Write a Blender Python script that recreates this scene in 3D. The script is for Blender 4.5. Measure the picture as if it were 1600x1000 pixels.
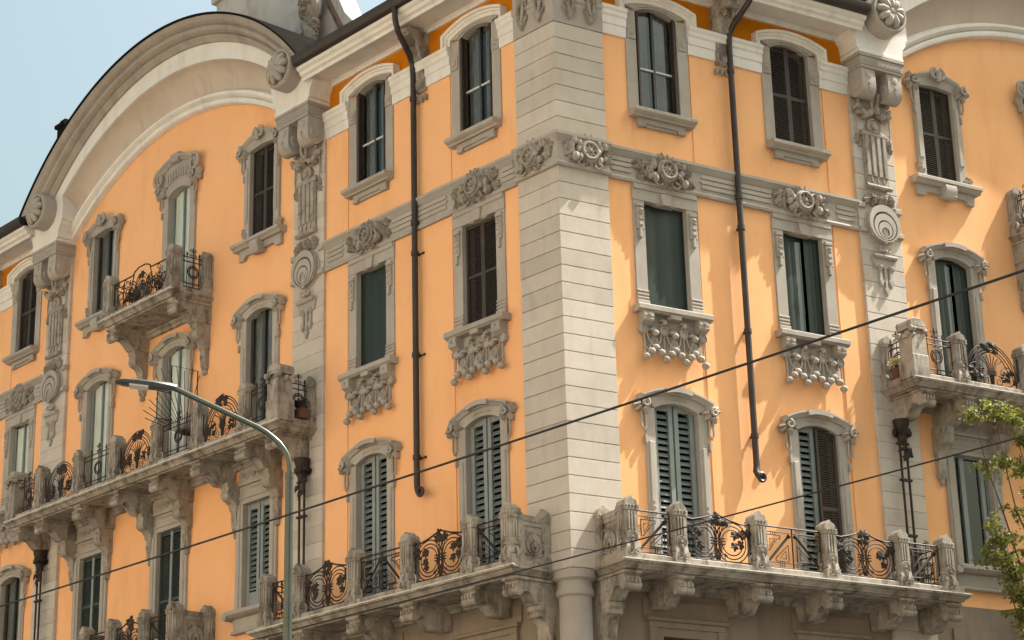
import bpy, bmesh, math, random
from math import sin, cos, pi, radians, sqrt, atan2, hypot
from mathutils import Vector, Matrix
for o in list(bpy.data.objects): bpy.data.objects.remove(o, do_unlink=True)
scene = bpy.context.scene
COL = scene.collection

# ------------------------------------------------------------------ camera, sky, sun, exposure
cam = bpy.data.cameras.new('camera'); camo = bpy.data.objects.new('camera', cam); COL.objects.link(camo)
cr = Vector((0.96844722, 0.24802436, -0.02437014)); cu = Vector((0.10314422, -0.30987232, 0.94516687)); cf = Vector((-0.22687278, 0.91785787, 0.32567726))
mw = Matrix((cr, cu, -cf)).transposed().to_4x4(); mw.translation = Vector((8.08696276, -37.00509228, 1.6))
camo.matrix_world = mw
cam.sensor_width = 36.0; cam.lens = 3181.35/1600*36.0; cam.clip_start = 0.1; cam.clip_end = 3000
scene.camera = camo
AR = radians(45.0); AL = radians(-33.71108)
XR = Vector((cos(AR), sin(AR), 0)); NR = Vector((sin(AR), -cos(AR), 0))
XL = Vector((cos(AL), sin(AL), 0)); NL = Vector((sin(AL), -cos(AL), 0))
MIT = 1/math.tan(radians(101.28892)/2)                      # corner mitre per metre of depth
SUNDIR = (XR*0.545 + NR*0.143 + Vector((0, 0, 0.826))).normalized()
world = bpy.data.worlds.new('World'); scene.world = world; world.use_nodes = True
wn = world.node_tree.nodes; wl = world.node_tree.links
sky = wn.new('ShaderNodeTexSky'); sky.sky_type = 'NISHITA'; sky.sun_disc = False
sky.sun_elevation = math.asin(SUNDIR.z); sky.sun_rotation = atan2(SUNDIR.x, SUNDIR.y)
sky.air_density = 1.9; sky.dust_density = 10.0; sky.ozone_density = 0.0; sky.altitude = 120
tint = wn.new('ShaderNodeMix'); tint.data_type = 'RGBA'; tint.blend_type = 'MULTIPLY'; tint.inputs['Factor'].default_value = 1.0; tint.inputs['B'].default_value = (0.90, 0.985, 0.955, 1)   # white balance of the whole sky
wl.new(sky.outputs[0], tint.inputs['A']); wl.new(tint.outputs['Result'], wn['Background'].inputs[0]); wn['Background'].inputs[1].default_value = 0.089
sl = bpy.data.lights.new('sun', 'SUN'); sl.energy = 4.4; sl.angle = radians(0.55); sl.color = (1.0, 0.975, 0.935)
so = bpy.data.objects.new('sun', sl); COL.objects.link(so); so.rotation_euler = SUNDIR.to_track_quat('Z', 'Y').to_euler(); so.location = (20, -10, 60)
scene.view_settings.view_transform = 'Standard'; scene.view_settings.look = 'None'
scene.view_settings.exposure = 1.40; scene.view_settings.gamma = 1.0; scene.view_settings.use_curve_mapping = False

# ------------------------------------------------------------------ materials
MATS = {}
def mat(name, col, col2=None, scale=1.5, rough=0.85, bump=0.0, bscale=30.0, streak=0.0, streak_col=(0.08, 0.065, 0.05), metallic=0.0,
        var=0.0, blotch=None, blotch_amt=0.0, blotch_scale=0.6, spec=0.3, sscale=(3.0, 3.0, 0.35), sthr=(0.5, 0.75)):
    m = bpy.data.materials.new(name); m.use_nodes = True; N = m.node_tree.nodes; L = m.node_tree.links
    b = N['Principled BSDF']; b.inputs['Roughness'].default_value = rough; b.inputs['Metallic'].default_value = metallic
    b.inputs['Specular IOR Level'].default_value = spec
    geo = N.new('ShaderNodeNewGeometry'); cur = None
    rgb = N.new('ShaderNodeRGB'); rgb.outputs[0].default_value = (*col, 1); cur = rgb.outputs[0]
    def noise(sc, det, vec=None, rg=0.6):
        n = N.new('ShaderNodeTexNoise'); n.inputs['Scale'].default_value = sc; n.inputs['Detail'].default_value = det; n.inputs['Roughness'].default_value = rg
        L.new(vec or geo.outputs['Position'], n.inputs['Vector']); return n.outputs['Fac']
    def ramp(src, a, bb):
        r = N.new('ShaderNodeMapRange'); r.inputs[1].default_value = a; r.inputs[2].default_value = bb; L.new(src, r.inputs[0]); return r.outputs[0]
    def mix(a, bcol, fac, amt=1.0):
        x = N.new('ShaderNodeMix'); x.data_type = 'RGBA'; L.new(a, x.inputs['A']); x.inputs['B'].default_value = (*bcol, 1)
        if amt != 1.0:
            q = N.new('ShaderNodeMath'); q.operation = 'MULTIPLY'; L.new(fac, q.inputs[0]); q.inputs[1].default_value = amt; fac = q.outputs[0]
        L.new(fac, x.inputs['Factor']); return x.outputs['Result']
    if col2: cur = mix(cur, col2, ramp(noise(scale, 8), 0.32, 0.68))
    if blotch: cur = mix(cur, blotch, ramp(noise(blotch_scale, 6, rg=0.7), 0.5, 0.72), blotch_amt)
    if streak:
        mp = N.new('ShaderNodeMapping'); mp.inputs['Scale'].default_value = sscale; L.new(geo.outputs['Position'], mp.inputs['Vector'])
        cur = mix(cur, streak_col, ramp(noise(1.0, 9, mp.outputs[0], 0.68), *sthr), streak)
    if var:
        oi = N.new('ShaderNodeObjectInfo'); hs = N.new('ShaderNodeHueSaturation'); L.new(cur, hs.inputs['Color'])
        L.new(ramp(oi.outputs['Random'], 0, 1), hs.inputs['Value'])
        mr = [n for n in N if n.bl_idname == 'ShaderNodeMapRange'][-1]; mr.inputs[3].default_value = 1-var; mr.inputs[4].default_value = 1+var
        cur = hs.outputs[0]
    L.new(cur, b.inputs['Base Color'])
    if bump:
        bp = N.new('ShaderNodeBump'); bp.inputs['Strength'].default_value = bump; bp.inputs['Distance'].default_value = 0.02
        L.new(noise(bscale, 8, rg=0.65), bp.inputs['Height']); L.new(bp.outputs[0], b.inputs['Normal'])
    MATS[name] = m; return m
mat('orange_stucco', (0.85, 0.455, 0.22), (0.82, 0.425, 0.20), 0.5, 0.92, 0.16, 45, streak=0.55, streak_col=(0.62, 0.29, 0.11), sscale=(0.9, 0.9, 0.3), sthr=(0.5, 0.8), blotch=(0.87, 0.485, 0.245), blotch_amt=0.45, blotch_scale=0.35, spec=0.1)
mat('ochre_frieze', (0.54, 0.185, 0.008), (0.48, 0.155, 0.006), 0.8, 0.9, 0.1, 45, streak=0.25, streak_col=(0.36, 0.10, 0.005), spec=0.08)
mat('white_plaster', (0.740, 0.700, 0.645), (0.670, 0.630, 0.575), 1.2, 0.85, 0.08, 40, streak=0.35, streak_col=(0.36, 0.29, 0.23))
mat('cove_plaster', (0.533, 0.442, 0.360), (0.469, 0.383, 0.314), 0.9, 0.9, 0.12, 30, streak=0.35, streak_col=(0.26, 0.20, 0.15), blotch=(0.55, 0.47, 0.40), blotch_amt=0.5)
mat('cornice_stone', (0.36, 0.315, 0.27), (0.30, 0.26, 0.22), 1.3, 0.9, 0.2, 28, streak=0.5, streak_col=(0.13, 0.10, 0.08))
mat('stone', (0.385, 0.345, 0.300), (0.325, 0.290, 0.250), 1.8, 0.9, 0.25, 38, streak=0.4, streak_col=(0.24, 0.19, 0.15), blotch=(0.44, 0.40, 0.355), blotch_amt=0.5, blotch_scale=1.1, var=0.05)
mat('block_stone', (0.505, 0.445, 0.382), (0.445, 0.390, 0.332), 1.6, 0.9, 0.22, 34, streak=0.35, streak_col=(0.31, 0.25, 0.2), sscale=(5, 5, 1.2), var=0.10, blotch=(0.55, 0.48, 0.41), blotch_amt=0.5, blotch_scale=1.4)
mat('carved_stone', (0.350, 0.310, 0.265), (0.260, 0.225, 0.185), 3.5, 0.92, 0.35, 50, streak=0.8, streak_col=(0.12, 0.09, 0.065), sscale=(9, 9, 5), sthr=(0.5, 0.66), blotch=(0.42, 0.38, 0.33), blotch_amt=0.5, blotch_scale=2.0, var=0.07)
mat('weathered_stone', (0.42, 0.37, 0.31), (0.28, 0.24, 0.195), 2.6, 0.93, 0.4, 32, streak=0.85, streak_col=(0.075, 0.058, 0.045), sscale=(4, 4, 1.5), sthr=(0.47, 0.66), blotch=(0.12, 0.095, 0.07), blotch_amt=0.55, blotch_scale=1.8, var=0.05)
mat('base_stone', (0.25, 0.195, 0.15), (0.20, 0.155, 0.118), 1.2, 0.9, 0.2, 25, streak=0.5, streak_col=(0.1, 0.075, 0.055))
mat('wrought_iron', (0.022, 0.018, 0.016), (0.05, 0.032, 0.022), 9, 0.6, 0.3, 60, metallic=0.3)
mat('gutter_metal', (0.035, 0.027, 0.024), (0.055, 0.042, 0.036), 2.5, 0.5, 0.05, 20, metallic=0.4, spec=0.5)
mat('roof_metal', (0.012, 0.011, 0.010), (0.018, 0.016, 0.014), 1.5, 0.95, 0.0, 10, spec=0.0)
mat('roof_tile', (0.20, 0.115, 0.08), (0.12, 0.08, 0.06), 2.0, 0.9, 0.4, 8)
mat('brown_wood', (0.036, 0.025, 0.019), (0.055, 0.038, 0.028), 4, 0.6, 0.15, 60, spec=0.4)
mat('green_wood', (0.030, 0.042, 0.036), (0.045, 0.058, 0.050), 4, 0.55, 0.1, 60, spec=0.4)
mat('blue_grey_paint', (0.225, 0.25, 0.245), (0.185, 0.21, 0.205), 3, 0.55, 0.1, 50, spec=0.4, streak=0.3, streak_col=(0.1, 0.11, 0.1))
mat('slat_paint', (0.125, 0.145, 0.138), (0.10, 0.118, 0.11), 3, 0.6, 0.1, 50, spec=0.3, var=0.12)
mat('dark_frame', (0.028, 0.028, 0.025), (0.04, 0.04, 0.036), 3, 0.5, 0.05, 50, spec=0.5)
mat('pale_rail', (0.55, 0.56, 0.54), None, rough=0.5)
mat('green_cloth', (0.010, 0.019, 0.013), (0.016, 0.027, 0.019), 1.2, 0.4, 0.05, 80, spec=0.3)
mat('curtain', (0.74, 0.77, 0.72), (0.62, 0.66, 0.62), 2.0, 0.9)
mat('dark_curtain', (0.20, 0.20, 0.18), (0.12, 0.12, 0.11), 2.0, 0.9)
mat('interior', (0.02, 0.019, 0.017), None, rough=0.95)
mat('chimney_plaster', (0.56, 0.53, 0.49), (0.47, 0.44, 0.40), 1.0, 0.9, 0.3, 20, streak=0.5, streak_col=(0.22, 0.18, 0.14), blotch=(0.30, 0.22, 0.17), blotch_amt=0.6, blotch_scale=1.3)
mat('lamp_metal', (0.075, 0.087, 0.075), (0.06, 0.07, 0.06), 6, 0.3, 0.03, 60, metallic=0.75, spec=0.5)
mat('lamp_lens', (0.55, 0.54, 0.5), None, rough=0.25, spec=0.5)
mat('lamp_housing', (0.16, 0.175, 0.165), (0.13, 0.14, 0.13), 6, 0.28, 0.03, 60, metallic=0.85, spec=0.5)
mat('galvanised', (0.45, 0.46, 0.45), (0.38, 0.39, 0.38), 5, 0.35, metallic=0.8)
mat('cable_rubber', (0.012, 0.010, 0.010), None, rough=0.6)
mat('asphalt', (0.05, 0.049, 0.047), (0.04, 0.039, 0.037), 0.8, 0.9, 0.3, 60)
mat('paving', (0.07, 0.067, 0.062), (0.056, 0.054, 0.05), 0.7, 0.85, 0.2, 25)
mat('kerb_stone', (0.34, 0.33, 0.31), (0.28, 0.27, 0.255), 2, 0.85, 0.2, 30)
mat('bark', (0.11, 0.085, 0.065), (0.07, 0.055, 0.042), 8, 0.95, 0.6, 25)
mat('terracotta', (0.16, 0.075, 0.05), (0.11, 0.055, 0.04), 4, 0.9, 0.2, 40)
mat('flower', (0.62, 0.52, 0.30), (0.5, 0.4, 0.2), 6, 0.8)
mat('pale_flower', (0.55, 0.48, 0.44), (0.42, 0.36, 0.33), 6, 0.8)
mat('dry_plant', (0.05, 0.042, 0.028), (0.03, 0.03, 0.02), 5, 0.9)
mat('pale_edge', (0.66, 0.62, 0.56), (0.55, 0.51, 0.45), 3, 0.8, 0.2, 30, streak=0.5, streak_col=(0.25, 0.21, 0.17), sscale=(3, 3, 3))  # pale tone that paints the bright sunlit line on the balcony lips
mat('cream_stucco', (0.76, 0.65, 0.51), (0.72, 0.61, 0.47), 0.6, 0.9, spec=0.1)
def leafmat(name, a, b, tr):
    m = mat(name, a, b, 2.2, 0.55, spec=0.35, blotch=(0.34, 0.27, 0.045), blotch_amt=0.75, blotch_scale=1.6)
    N = m.node_tree.nodes; L = m.node_tree.links; p = N['Principled BSDF']; o = N['Material Output']
    t = N.new('ShaderNodeBsdfTranslucent'); t.inputs[0].default_value = (*tr, 1); mx = N.new('ShaderNodeMixShader'); mx.inputs[0].default_value = 0.3
    L.new(p.outputs[0], mx.inputs[1]); L.new(t.outputs[0], mx.inputs[2]); L.new(mx.outputs[0], o.inputs[0])
leafmat('tree_leaf', (0.10, 0.125, 0.03), (0.165, 0.165, 0.045), (0.25, 0.27, 0.045))
leafmat('plant_leaf', (0.05, 0.08, 0.02), (0.09, 0.11, 0.03), (0.12, 0.18, 0.03))
def glassmat():
    m = bpy.data.materials.new('window_glass'); m.use_nodes = True; N = m.node_tree.nodes; L = m.node_tree.links
    N.remove(N['Principled BSDF']); g = N.new('ShaderNodeBsdfGlossy'); g.inputs['Roughness'].default_value = 0.03; g.inputs[0].default_value = (0.85, 0.88, 0.85, 1)
    t = N.new('ShaderNodeBsdfTransparent'); t.inputs[0].default_value = (0.95, 0.97, 0.96, 1); f = N.new('ShaderNodeFresnel'); f.inputs[0].default_value = 1.52
    bp = N.new('ShaderNodeBump'); bp.inputs['Strength'].default_value = 0.05; bp.inputs['Distance'].default_value = 0.05
    n = N.new('ShaderNodeTexNoise'); n.inputs['Scale'].default_value = 1.8; ge = N.new('ShaderNodeNewGeometry'); L.new(ge.outputs['Position'], n.inputs['Vector'])
    L.new(n.outputs['Fac'], bp.inputs['Height']); L.new(bp.outputs[0], g.inputs['Normal'])
    ad = N.new('ShaderNodeMath'); ad.operation = 'MULTIPLY_ADD'; ad.inputs[1].default_value = 1.0; ad.inputs[2].default_value = 0.02; L.new(f.outputs[0], ad.inputs[0])
    x = N.new('ShaderNodeMixShader'); L.new(ad.outputs[0], x.inputs[0]); L.new(t.outputs[0], x.inputs[1]); L.new(g.outputs[0], x.inputs[2]); L.new(x.outputs[0], N['Material Output'].inputs[0])
    MATS['window_glass'] = m
glassmat()

# ------------------------------------------------------------------ mesh builder (x along the facade, d outwards, z up)
class MB:
    def __init__(s): s.v = []; s.f = []
    def add(s, vs, fs):
        o = len(s.v); s.v += [(x, -d, z) for x, d, z in vs]; s.f += [tuple(i+o for i in f) for f in fs]; return s
    def box(s, x0, x1, d0, d1, z0, z1, c=0.0):
        if c <= 0:
            return s.add([(x0,d0,z0),(x1,d0,z0),(x1,d1,z0),(x0,d1,z0),(x0,d0,z1),(x1,d0,z1),(x1,d1,z1),(x0,d1,z1)],
                  [(0,1,2,3),(4,7,6,5),(3,2,6,7),(0,4,5,1),(0,3,7,4),(1,5,6,2)])
        a = [(x0,d0,z0),(x1,d0,z0),(x1,d0,z1),(x0,d0,z1)]; b = [(x0,d1-c,z0),(x1,d1-c,z0),(x1,d1-c,z1),(x0,d1-c,z1)]
        e = [(x0+c,d1,z0+c),(x1-c,d1,z0+c),(x1-c,d1,z1-c),(x0+c,d1,z1-c)]
        return s.add(a+b+e, [(3,2,1,0)]+[(i,(i+1)%4,4+(i+1)%4,4+i) for i in range(4)]+[(4+i,4+(i+1)%4,8+(i+1)%4,8+i) for i in range(4)]+[(8,9,10,11)])
    def prism(s, poly, d0, d1, c=0.0):                      # outline in x,z pushed out from d0 to d1
        n = len(poly); vs = [(x,d0,z) for x,z in poly]
        cx = sum(p[0] for p in poly)/n; cz = sum(p[1] for p in poly)/n
        if c:
            vs += [(x,d1-c,z) for x,z in poly]
            vs += [(x+(cx-x)*min(1,c/max(1e-6,hypot(cx-x,cz-z))), d1, z+(cz-z)*min(1,c/max(1e-6,hypot(cx-x,cz-z)))) for x,z in poly]
            fs = [tuple(range(n))[::-1], tuple(range(2*n,3*n))]+[(k*n+i,k*n+(i+1)%n,(k+1)*n+(i+1)%n,(k+1)*n+i) for k in (0,1) for i in range(n)]
        else:
            vs += [(x,d1,z) for x,z in poly]; fs = [tuple(range(n))[::-1], tuple(range(n,2*n))]+[(i,(i+1)%n,n+(i+1)%n,n+i) for i in range(n)]
        return s.add(vs, fs)
    def extr(s, prof, x0, x1, cap=True):                    # profile in d,z run along x; x0/x1 may depend on d
        n = len(prof); fx = lambda q, d: q(d) if callable(q) else q
        vs = [(fx(x0,d),d,z) for d,z in prof]+[(fx(x1,d),d,z) for d,z in prof]
        fs = [(i,(i+1)%n,n+(i+1)%n,n+i) for i in range(n)]
        if cap: fs += [tuple(range(n))[::-1], tuple(range(n,2*n))]
        return s.add(vs, fs)
    def arch(s, inner, outer, d0, d1, lip=0.0):             # band between two polylines in x,z
        n = len(inner); vs = []
        for a, b in zip(inner, outer): vs += [(a[0],d0,a[1]),(a[0],d1,a[1]),(b[0],d1+lip,b[1]),(b[0],d0,b[1])]
        fs = []
        for i in range(n-1):
            for k in range(4): fs.append((i*4+k,i*4+(k+1)%4,(i+1)*4+(k+1)%4,(i+1)*4+k))
        fs += [(0,3,2,1),((n-1)*4,(n-1)*4+1,(n-1)*4+2,(n-1)*4+3)]
        return s.add(vs, fs)
    def sweep(s, path, prof, cap=True):                     # profile (n to the left of the path, d) along a path in x,z with mitres
        m = len(path); n = len(prof); vs = []
        for i in range(m):
            p = path[i]; a = path[max(0,i-1)]; b = path[min(m-1,i+1)]
            def nn(u,v):
                l = hypot(v[0]-u[0],v[1]-u[1]) or 1; return (-(v[1]-u[1])/l,(v[0]-u[0])/l)
            n1 = nn(a,p) if i>0 else nn(p,b); n2 = nn(p,b) if i<m-1 else n1
            q = (n1[0]+n2[0], n1[1]+n2[1]); k = 2/max(0.35,(q[0]**2+q[1]**2)); q = (q[0]*k,q[1]*k)
            vs += [(p[0]+q[0]*u, d, p[1]+q[1]*u) for u,d in prof]
        fs = [(i*n+k,i*n+(k+1)%n,(i+1)*n+(k+1)%n,(i+1)*n+k) for i in range(m-1) for k in range(n)]
        if cap: fs += [tuple(range(n))[::-1], tuple(range((m-1)*n,m*n))]
        return s.add(vs, fs)
    def tube(s, pts, r, n=6, closed=False):
        P = [Vector(p) for p in pts]; m = len(P); vs = []; up = None
        for i in range(m):
            t = (P[(i+1)%m]-P[i-1]) if closed else (P[min(m-1,i+1)]-P[max(0,i-1)])
            t.normalize()
            if up is None: up = Vector((0,1,0)) if abs(t.y)<0.9 else Vector((1,0,0))
            a = up-t*up.dot(t); a.normalize(); up = a; b = t.cross(a); rr = r[i] if isinstance(r,(list,tuple)) else r
            for k in range(n):
                q = P[i]+(a*cos(2*pi*k/n)+b*sin(2*pi*k/n))*rr; vs.append(tuple(q))
        fs = [(i*n+k,i*n+(k+1)%n,((i+1)%m)*n+(k+1)%n,((i+1)%m)*n+k) for i in range(m if closed else m-1) for k in range(n)]
        if not closed: fs += [tuple(range(n))[::-1], tuple(range((m-1)*n,m*n))]
        return s.add(vs, fs)
    def ring(s, x, z, d, R, r, n=20, k=6, a0=0, a1=2*pi, rz=None):
        full = abs(a1-a0-2*pi)<1e-6; m = n if full else n+1
        return s.tube([(x+R*cos(a0+(a1-a0)*i/n), d, z+(rz or R)*sin(a0+(a1-a0)*i/n)) for i in range(m)], r, k, full)
    def ball(s, x, d, z, r, rd=None, rz=None, n=8, m=5):
        rd = rd or r; rz = rz or r; vs = [(x,d,z-rz)]
        for j in range(1,m):
            t = -pi/2+pi*j/m
            vs += [(x+r*cos(t)*cos(2*pi*i/n), d+rd*cos(t)*sin(2*pi*i/n), z+rz*sin(t)) for i in range(n)]
        vs.append((x,d,z+rz)); fs = [(0,1+(i+1)%n,1+i) for i in range(n)]
        fs += [(1+j*n+i,1+j*n+(i+1)%n,1+(j+1)*n+(i+1)%n,1+(j+1)*n+i) for j in range(m-2) for i in range(n)]
        e = 1+(m-1)*n; fs += [(e,1+(m-2)*n+i,1+(m-2)*n+(i+1)%n) for i in range(n)]
        return s.add(vs, fs)
    def lathe(s, x, z, prof, n=24):                          # prof (r,d) turned about an axis pointing out of the wall
        m = len(prof); vs = [(x+r*cos(2*pi*i/n), d, z+r*sin(2*pi*i/n)) for i in range(n) for r,d in prof]
        return s.add(vs, [(i*m+k,i*m+k+1,((i+1)%n)*m+k+1,((i+1)%n)*m+k) for i in range(n) for k in range(m-1)])
    def lathez(s, x, d, prof, n=20):                         # prof (r,z) turned about a vertical axis
        m = len(prof); vs = [(x+r*cos(2*pi*i/n), d+r*sin(2*pi*i/n), z) for i in range(n) for r,z in prof]
        fs = [(i*m+k,i*m+k+1,((i+1)%n)*m+k+1,((i+1)%n)*m+k) for i in range(n) for k in range(m-1)]
        return s.add(vs, fs+[tuple(i*m for i in range(n)), tuple(i*m+m-1 for i in range(n))[::-1]])
    def leaf(s, x, z, d, ang, L, W=None, drop=0.04, cup=0.03, lobes=5, back=False):
        W = W or L; pts = []; n = lobes*4
        for i in range(n):
            t = 2*pi*i/n; rr = 0.62+0.38*abs(cos(lobes*t/2))**0.7
            if abs(t-pi) < 0.5: rr *= 0.55
            u = L*0.5*rr*cos(t)+L*0.25; v = W*0.5*rr*sin(t)
            pts.append((x+u*cos(ang)-v*sin(ang), d-(drop if i%4 in (1,2,3) else drop*0.2)*(0 if back else 1)+(0.01*sin(3*t) if back else 0), z+u*sin(ang)+v*cos(ang)))
        c = (x+L*0.25*cos(ang), d+cup, z+L*0.25*sin(ang)); vs = [c]+pts
        fs = [(0,1+i,1+(i+1)%n) for i in range(n)]
        if back:
            vs += [(c[0],c[1]-0.02,c[2])]+[(a,b-0.012,e) for a,b,e in pts]; fs += [(n+1,n+2+(i+1)%n,n+2+i) for i in range(n)]
        else:
            vs += [(a,b-drop*1.3,e) for a,b,e in pts]; fs += [(1+i,n+1+i,n+1+(i+1)%n,1+(i+1)%n) for i in range(n)]
        return s.add(vs, fs)
    def scroll(s, x, z, d, R, r, turns=1.5, a0=0.0, sgn=1, n=24, k=5):
        return s.tube([(x+R*(1-0.8*i/n)*cos(a0+sgn*2*pi*turns*i/n), d, z+R*(1-0.8*i/n)*sin(a0+sgn*2*pi*turns*i/n)) for i in range(n+1)], [r*(1-0.4*i/n) for i in range(n+1)], k)
    def mesh(s, name, smooth=38):
        me = bpy.data.meshes.new(name); me.from_pydata(s.v, [], s.f)
        bm = bmesh.new(); bm.from_mesh(me); bmesh.ops.recalc_face_normals(bm, faces=bm.faces); bm.to_mesh(me); bm.free()
        if smooth:
            me.shade_smooth(); me.set_sharp_from_angle(angle=radians(smooth))
        return me
def arc(x0, x1, zs, rise, n=12):                             # segmental arch from (x0,zs) to (x1,zs)
    w = (x1-x0)/2; c = (x0+x1)/2; R = (rise*rise+w*w)/(2*rise); t = math.asin(min(1, w/R)) if rise <= w else pi/2
    return [(c+R*sin(-t+2*t*i/n), zs+rise-R+R*cos(-t+2*t*i/n)) for i in range(n+1)]

CACHE = {}
def M(key, fn, m, name=None, smooth=38):                     # shared mesh data
    if key not in CACHE:
        b = MB(); fn(b); me = b.mesh(name or key, smooth); me.materials.append(MATS[m]); CACHE[key] = me
    return CACHE[key]
def link(name, me, parent=None):
    o = bpy.data.objects.new(name, me); COL.objects.link(o); o.parent = parent; return o
def tag(o, label=None, cat=None, group=None, kind=None):
    for k, v in (('label', label), ('category', cat), ('group', group), ('kind', kind)):
        if v: o[k] = v
    return o
BLD = tag(link('apartment_building', None), 'ornate orange stucco apartment building with stone corner pier and iron balconies', 'building')
FR = {'L': (XL, NL, AL, -1), 'R': (XR, NR, AR, 1)}
def part(F, name, me, x=0, d=0, z=0, parent=None):           # a part of the building, placed in facade coordinates
    X, N, a, s = FR[F]; o = link(name, me, parent or BLD); o.location = X*x+N*d+Vector((0, 0, z)); o.rotation_euler = (0, 0, a); return o
def sub(name, me, parent, x=0, d=0, z=0, rz=0.0, sx=1.0, sz=1.0):
    o = link(name, me, parent); o.location = (x, -d, z)
    if rz: o.rotation_euler = (0, 0, rz)
    if sx != 1 or sz != 1: o.scale = (sx, 1, sz)
    return o
def one(fn, m, name, smooth=38):
    b = MB(); fn(b); me = b.mesh(name, smooth); me.materials.append(MATS[m]); return me

# ------------------------------------------------------------------ ground
def sheet(name, pts, z, m, h=0.0):
    b = MB()
    if h: n = len(pts); b.add([(x,-y,0.0) for x,y in pts]+[(x,-y,z) for x,y in pts], [tuple(range(n,2*n))]+[(i,(i+1)%n,n+(i+1)%n,n+i) for i in range(n)])
    else: b.add([(x,-y,z) for x,y in pts], [tuple(range(len(pts)))])
    me = b.mesh(name, 0); me.materials.append(MATS[m]); return tag(link(name, me), kind='structure')
sheet('ground', [(-600,-600),(600,-600),(600,600),(-600,600)], 0.0, 'paving')
def fp(F, x, d): 
    X, N, a, s = FR[F]; p = X*x+N*d; return (p.x, p.y)
def street(F, d0, d1, z, name, m, h=0.0, far=70):
    s = FR[F][3]; k = -s*MIT
    sheet(name, [fp(F, k*d0, d0), fp(F, k*d1, d1), fp(F, s*far, d1), fp(F, s*far, d0)], z, m, h)
for F in 'LR':
    street(F, 3.6, 11.0, 0.004, 'road', 'asphalt')
    street(F, -1.0, 3.45, 0.13, 'pavement', 'paving', 0.13)
    street(F, 3.45, 3.6, 0.135, 'kerb', 'kerb_stone', 0.135)

# unseen block added across the street to bounce warm light onto left facade
def opposite(b):
    b.box(-45,45,-.6,0,0,25); b.box(-45.3,45.3,-.6,.7,24.2,24.7); b.box(-45,45,-.1,.25,4.6,4.9)
opp = tag(link('opposite_bounce_block', one(lambda b: opposite(b), 'cream_stucco', 'opposite_bounce_block', 0)), 'unseen cream stucco block added across the street for bounce light', 'building')
def oppwin(b):
    b.box(-.7,.7,-.02,.06,-.15,0); b.box(-.7,-.55,-.02,.05,0,2.2); b.box(.55,.7,-.02,.05,0,2.2); b.box(-.7,.7,-.02,.07,2.2,2.4)
for i in range(18):
    for k in range(5):
        w = link('window', M('opp_pane', lambda b: b.box(-.55,.55,-.01,.02,0,2.2), 'dark_frame', 'window', 0), opp); w.location = (-42.5+5*i, 0, 1.6+4.5*k)
        link('surround', M('opp_sur', oppwin, 'white_plaster', 'surround', 0), w)
opp.location = XL*0.0+NL*29.0; opp.rotation_euler = (0, 0, AL+pi)

# ------------------------------------------------------------------ layout (metres, |x| from the corner)
CEN = {'L': dict(c1=2.43, c2=6.06, g1=10.31, g2=13.95, g3=17.57, k1=21.65, k2=25.2), 'R': dict(c1=2.54, c2=6.135, g1=10.43, g2=14.02, g3=17.62)}
P1X, P2X, GX = 8.34, 19.80, 14.05
HW = 0.53
Z4B, Z4S = 19.54, 21.87; ZB0, ZB1 = 17.86, 18.57; Z3T, Z3B = 17.50, 15.17; Z2S = 13.06; ZS1 = 9.65; ZS3 = 14.22; ZS4 = 18.55

def wallmesh(x0, x1, z0, z1, holes, m, name, depth=0.45):
    xs = sorted({x0, x1} | {h for H in holes for h in H[:2] if x0 < h < x1}); zs = sorted({z0, z1} | {h for H in holes for h in H[2:] if z0 < h < z1})
    b = MB(); vi = {}; vs = []; fs = []
    def v(x, z):
        if (x,z) not in vi: vi[(x,z)] = len(vs); vs.append((x,0.0,z))
        return vi[(x,z)]
    for i in range(len(xs)-1):
        for j in range(len(zs)-1):
            cx = (xs[i]+xs[i+1])/2; cz = (zs[j]+zs[j+1])/2
            if any(h[0] < cx < h[1] and h[2] < cz < h[3] for h in holes): continue
            fs.append((v(xs[i],zs[j]), v(xs[i+1],zs[j]), v(xs[i+1],zs[j+1]), v(xs[i],zs[j+1])))
    b.add(vs, fs)
    me = b.mesh(name, 0); me.materials.append(MATS[m]); return me
def holes_for(F):
    c = CEN[F]; s = FR[F][3]; H = []
    def h(xc, zb, zt, w=0.58): H.append((s*xc-w, s*xc+w, zb, zt))
    for k in ('c1', 'c2', 'k1', 'k2'):
        if k in c: h(c[k], Z4B, 22.06); h(c[k], Z3B, Z3T+0.02); h(c[k], ZS1+0.05, 13.25); h(c[k], 5.7, 8.5, 0.62); h(c[k], 0.9, 4.1, 0.9)
    for k in ('g1', 'g2', 'g3'):
        h(c[k], Z4B if k != 'g2' else ZS4+0.05, 22.06 if k != 'g2' else 22.2); h(c[k], ZS3+0.05, 17.7); h(c[k], 10.55 if k != 'g2' else 9.7, 13.07); h(c[k], 5.7, 8.5, 0.62); h(c[k], 0.9, 4.1, 0.9)
    return H
HOLES = {F: holes_for(F) for F in 'LR'}
def gcurve(A, zb, w, zend, n=56):                           # gable arc through apex A and half-width w at height zb, down to zend
    h = A-zb; R = (h*h+w*w)/(2*h); cz = A-R; t = math.acos(max(-1, min(1, (zend-cz)/R)))
    return [(R*sin(-t+2*t*i/n), cz+R*cos(-t+2*t*i/n)) for i in range(n+1)]
SEC = {'L': [('A', 0.0, 7.8), ('B', 8.85, 19.3), ('C', 20.3, 27.5)], 'R': [('A', 0.0, 7.8), ('B', 8.85, 19.3)]}
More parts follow.
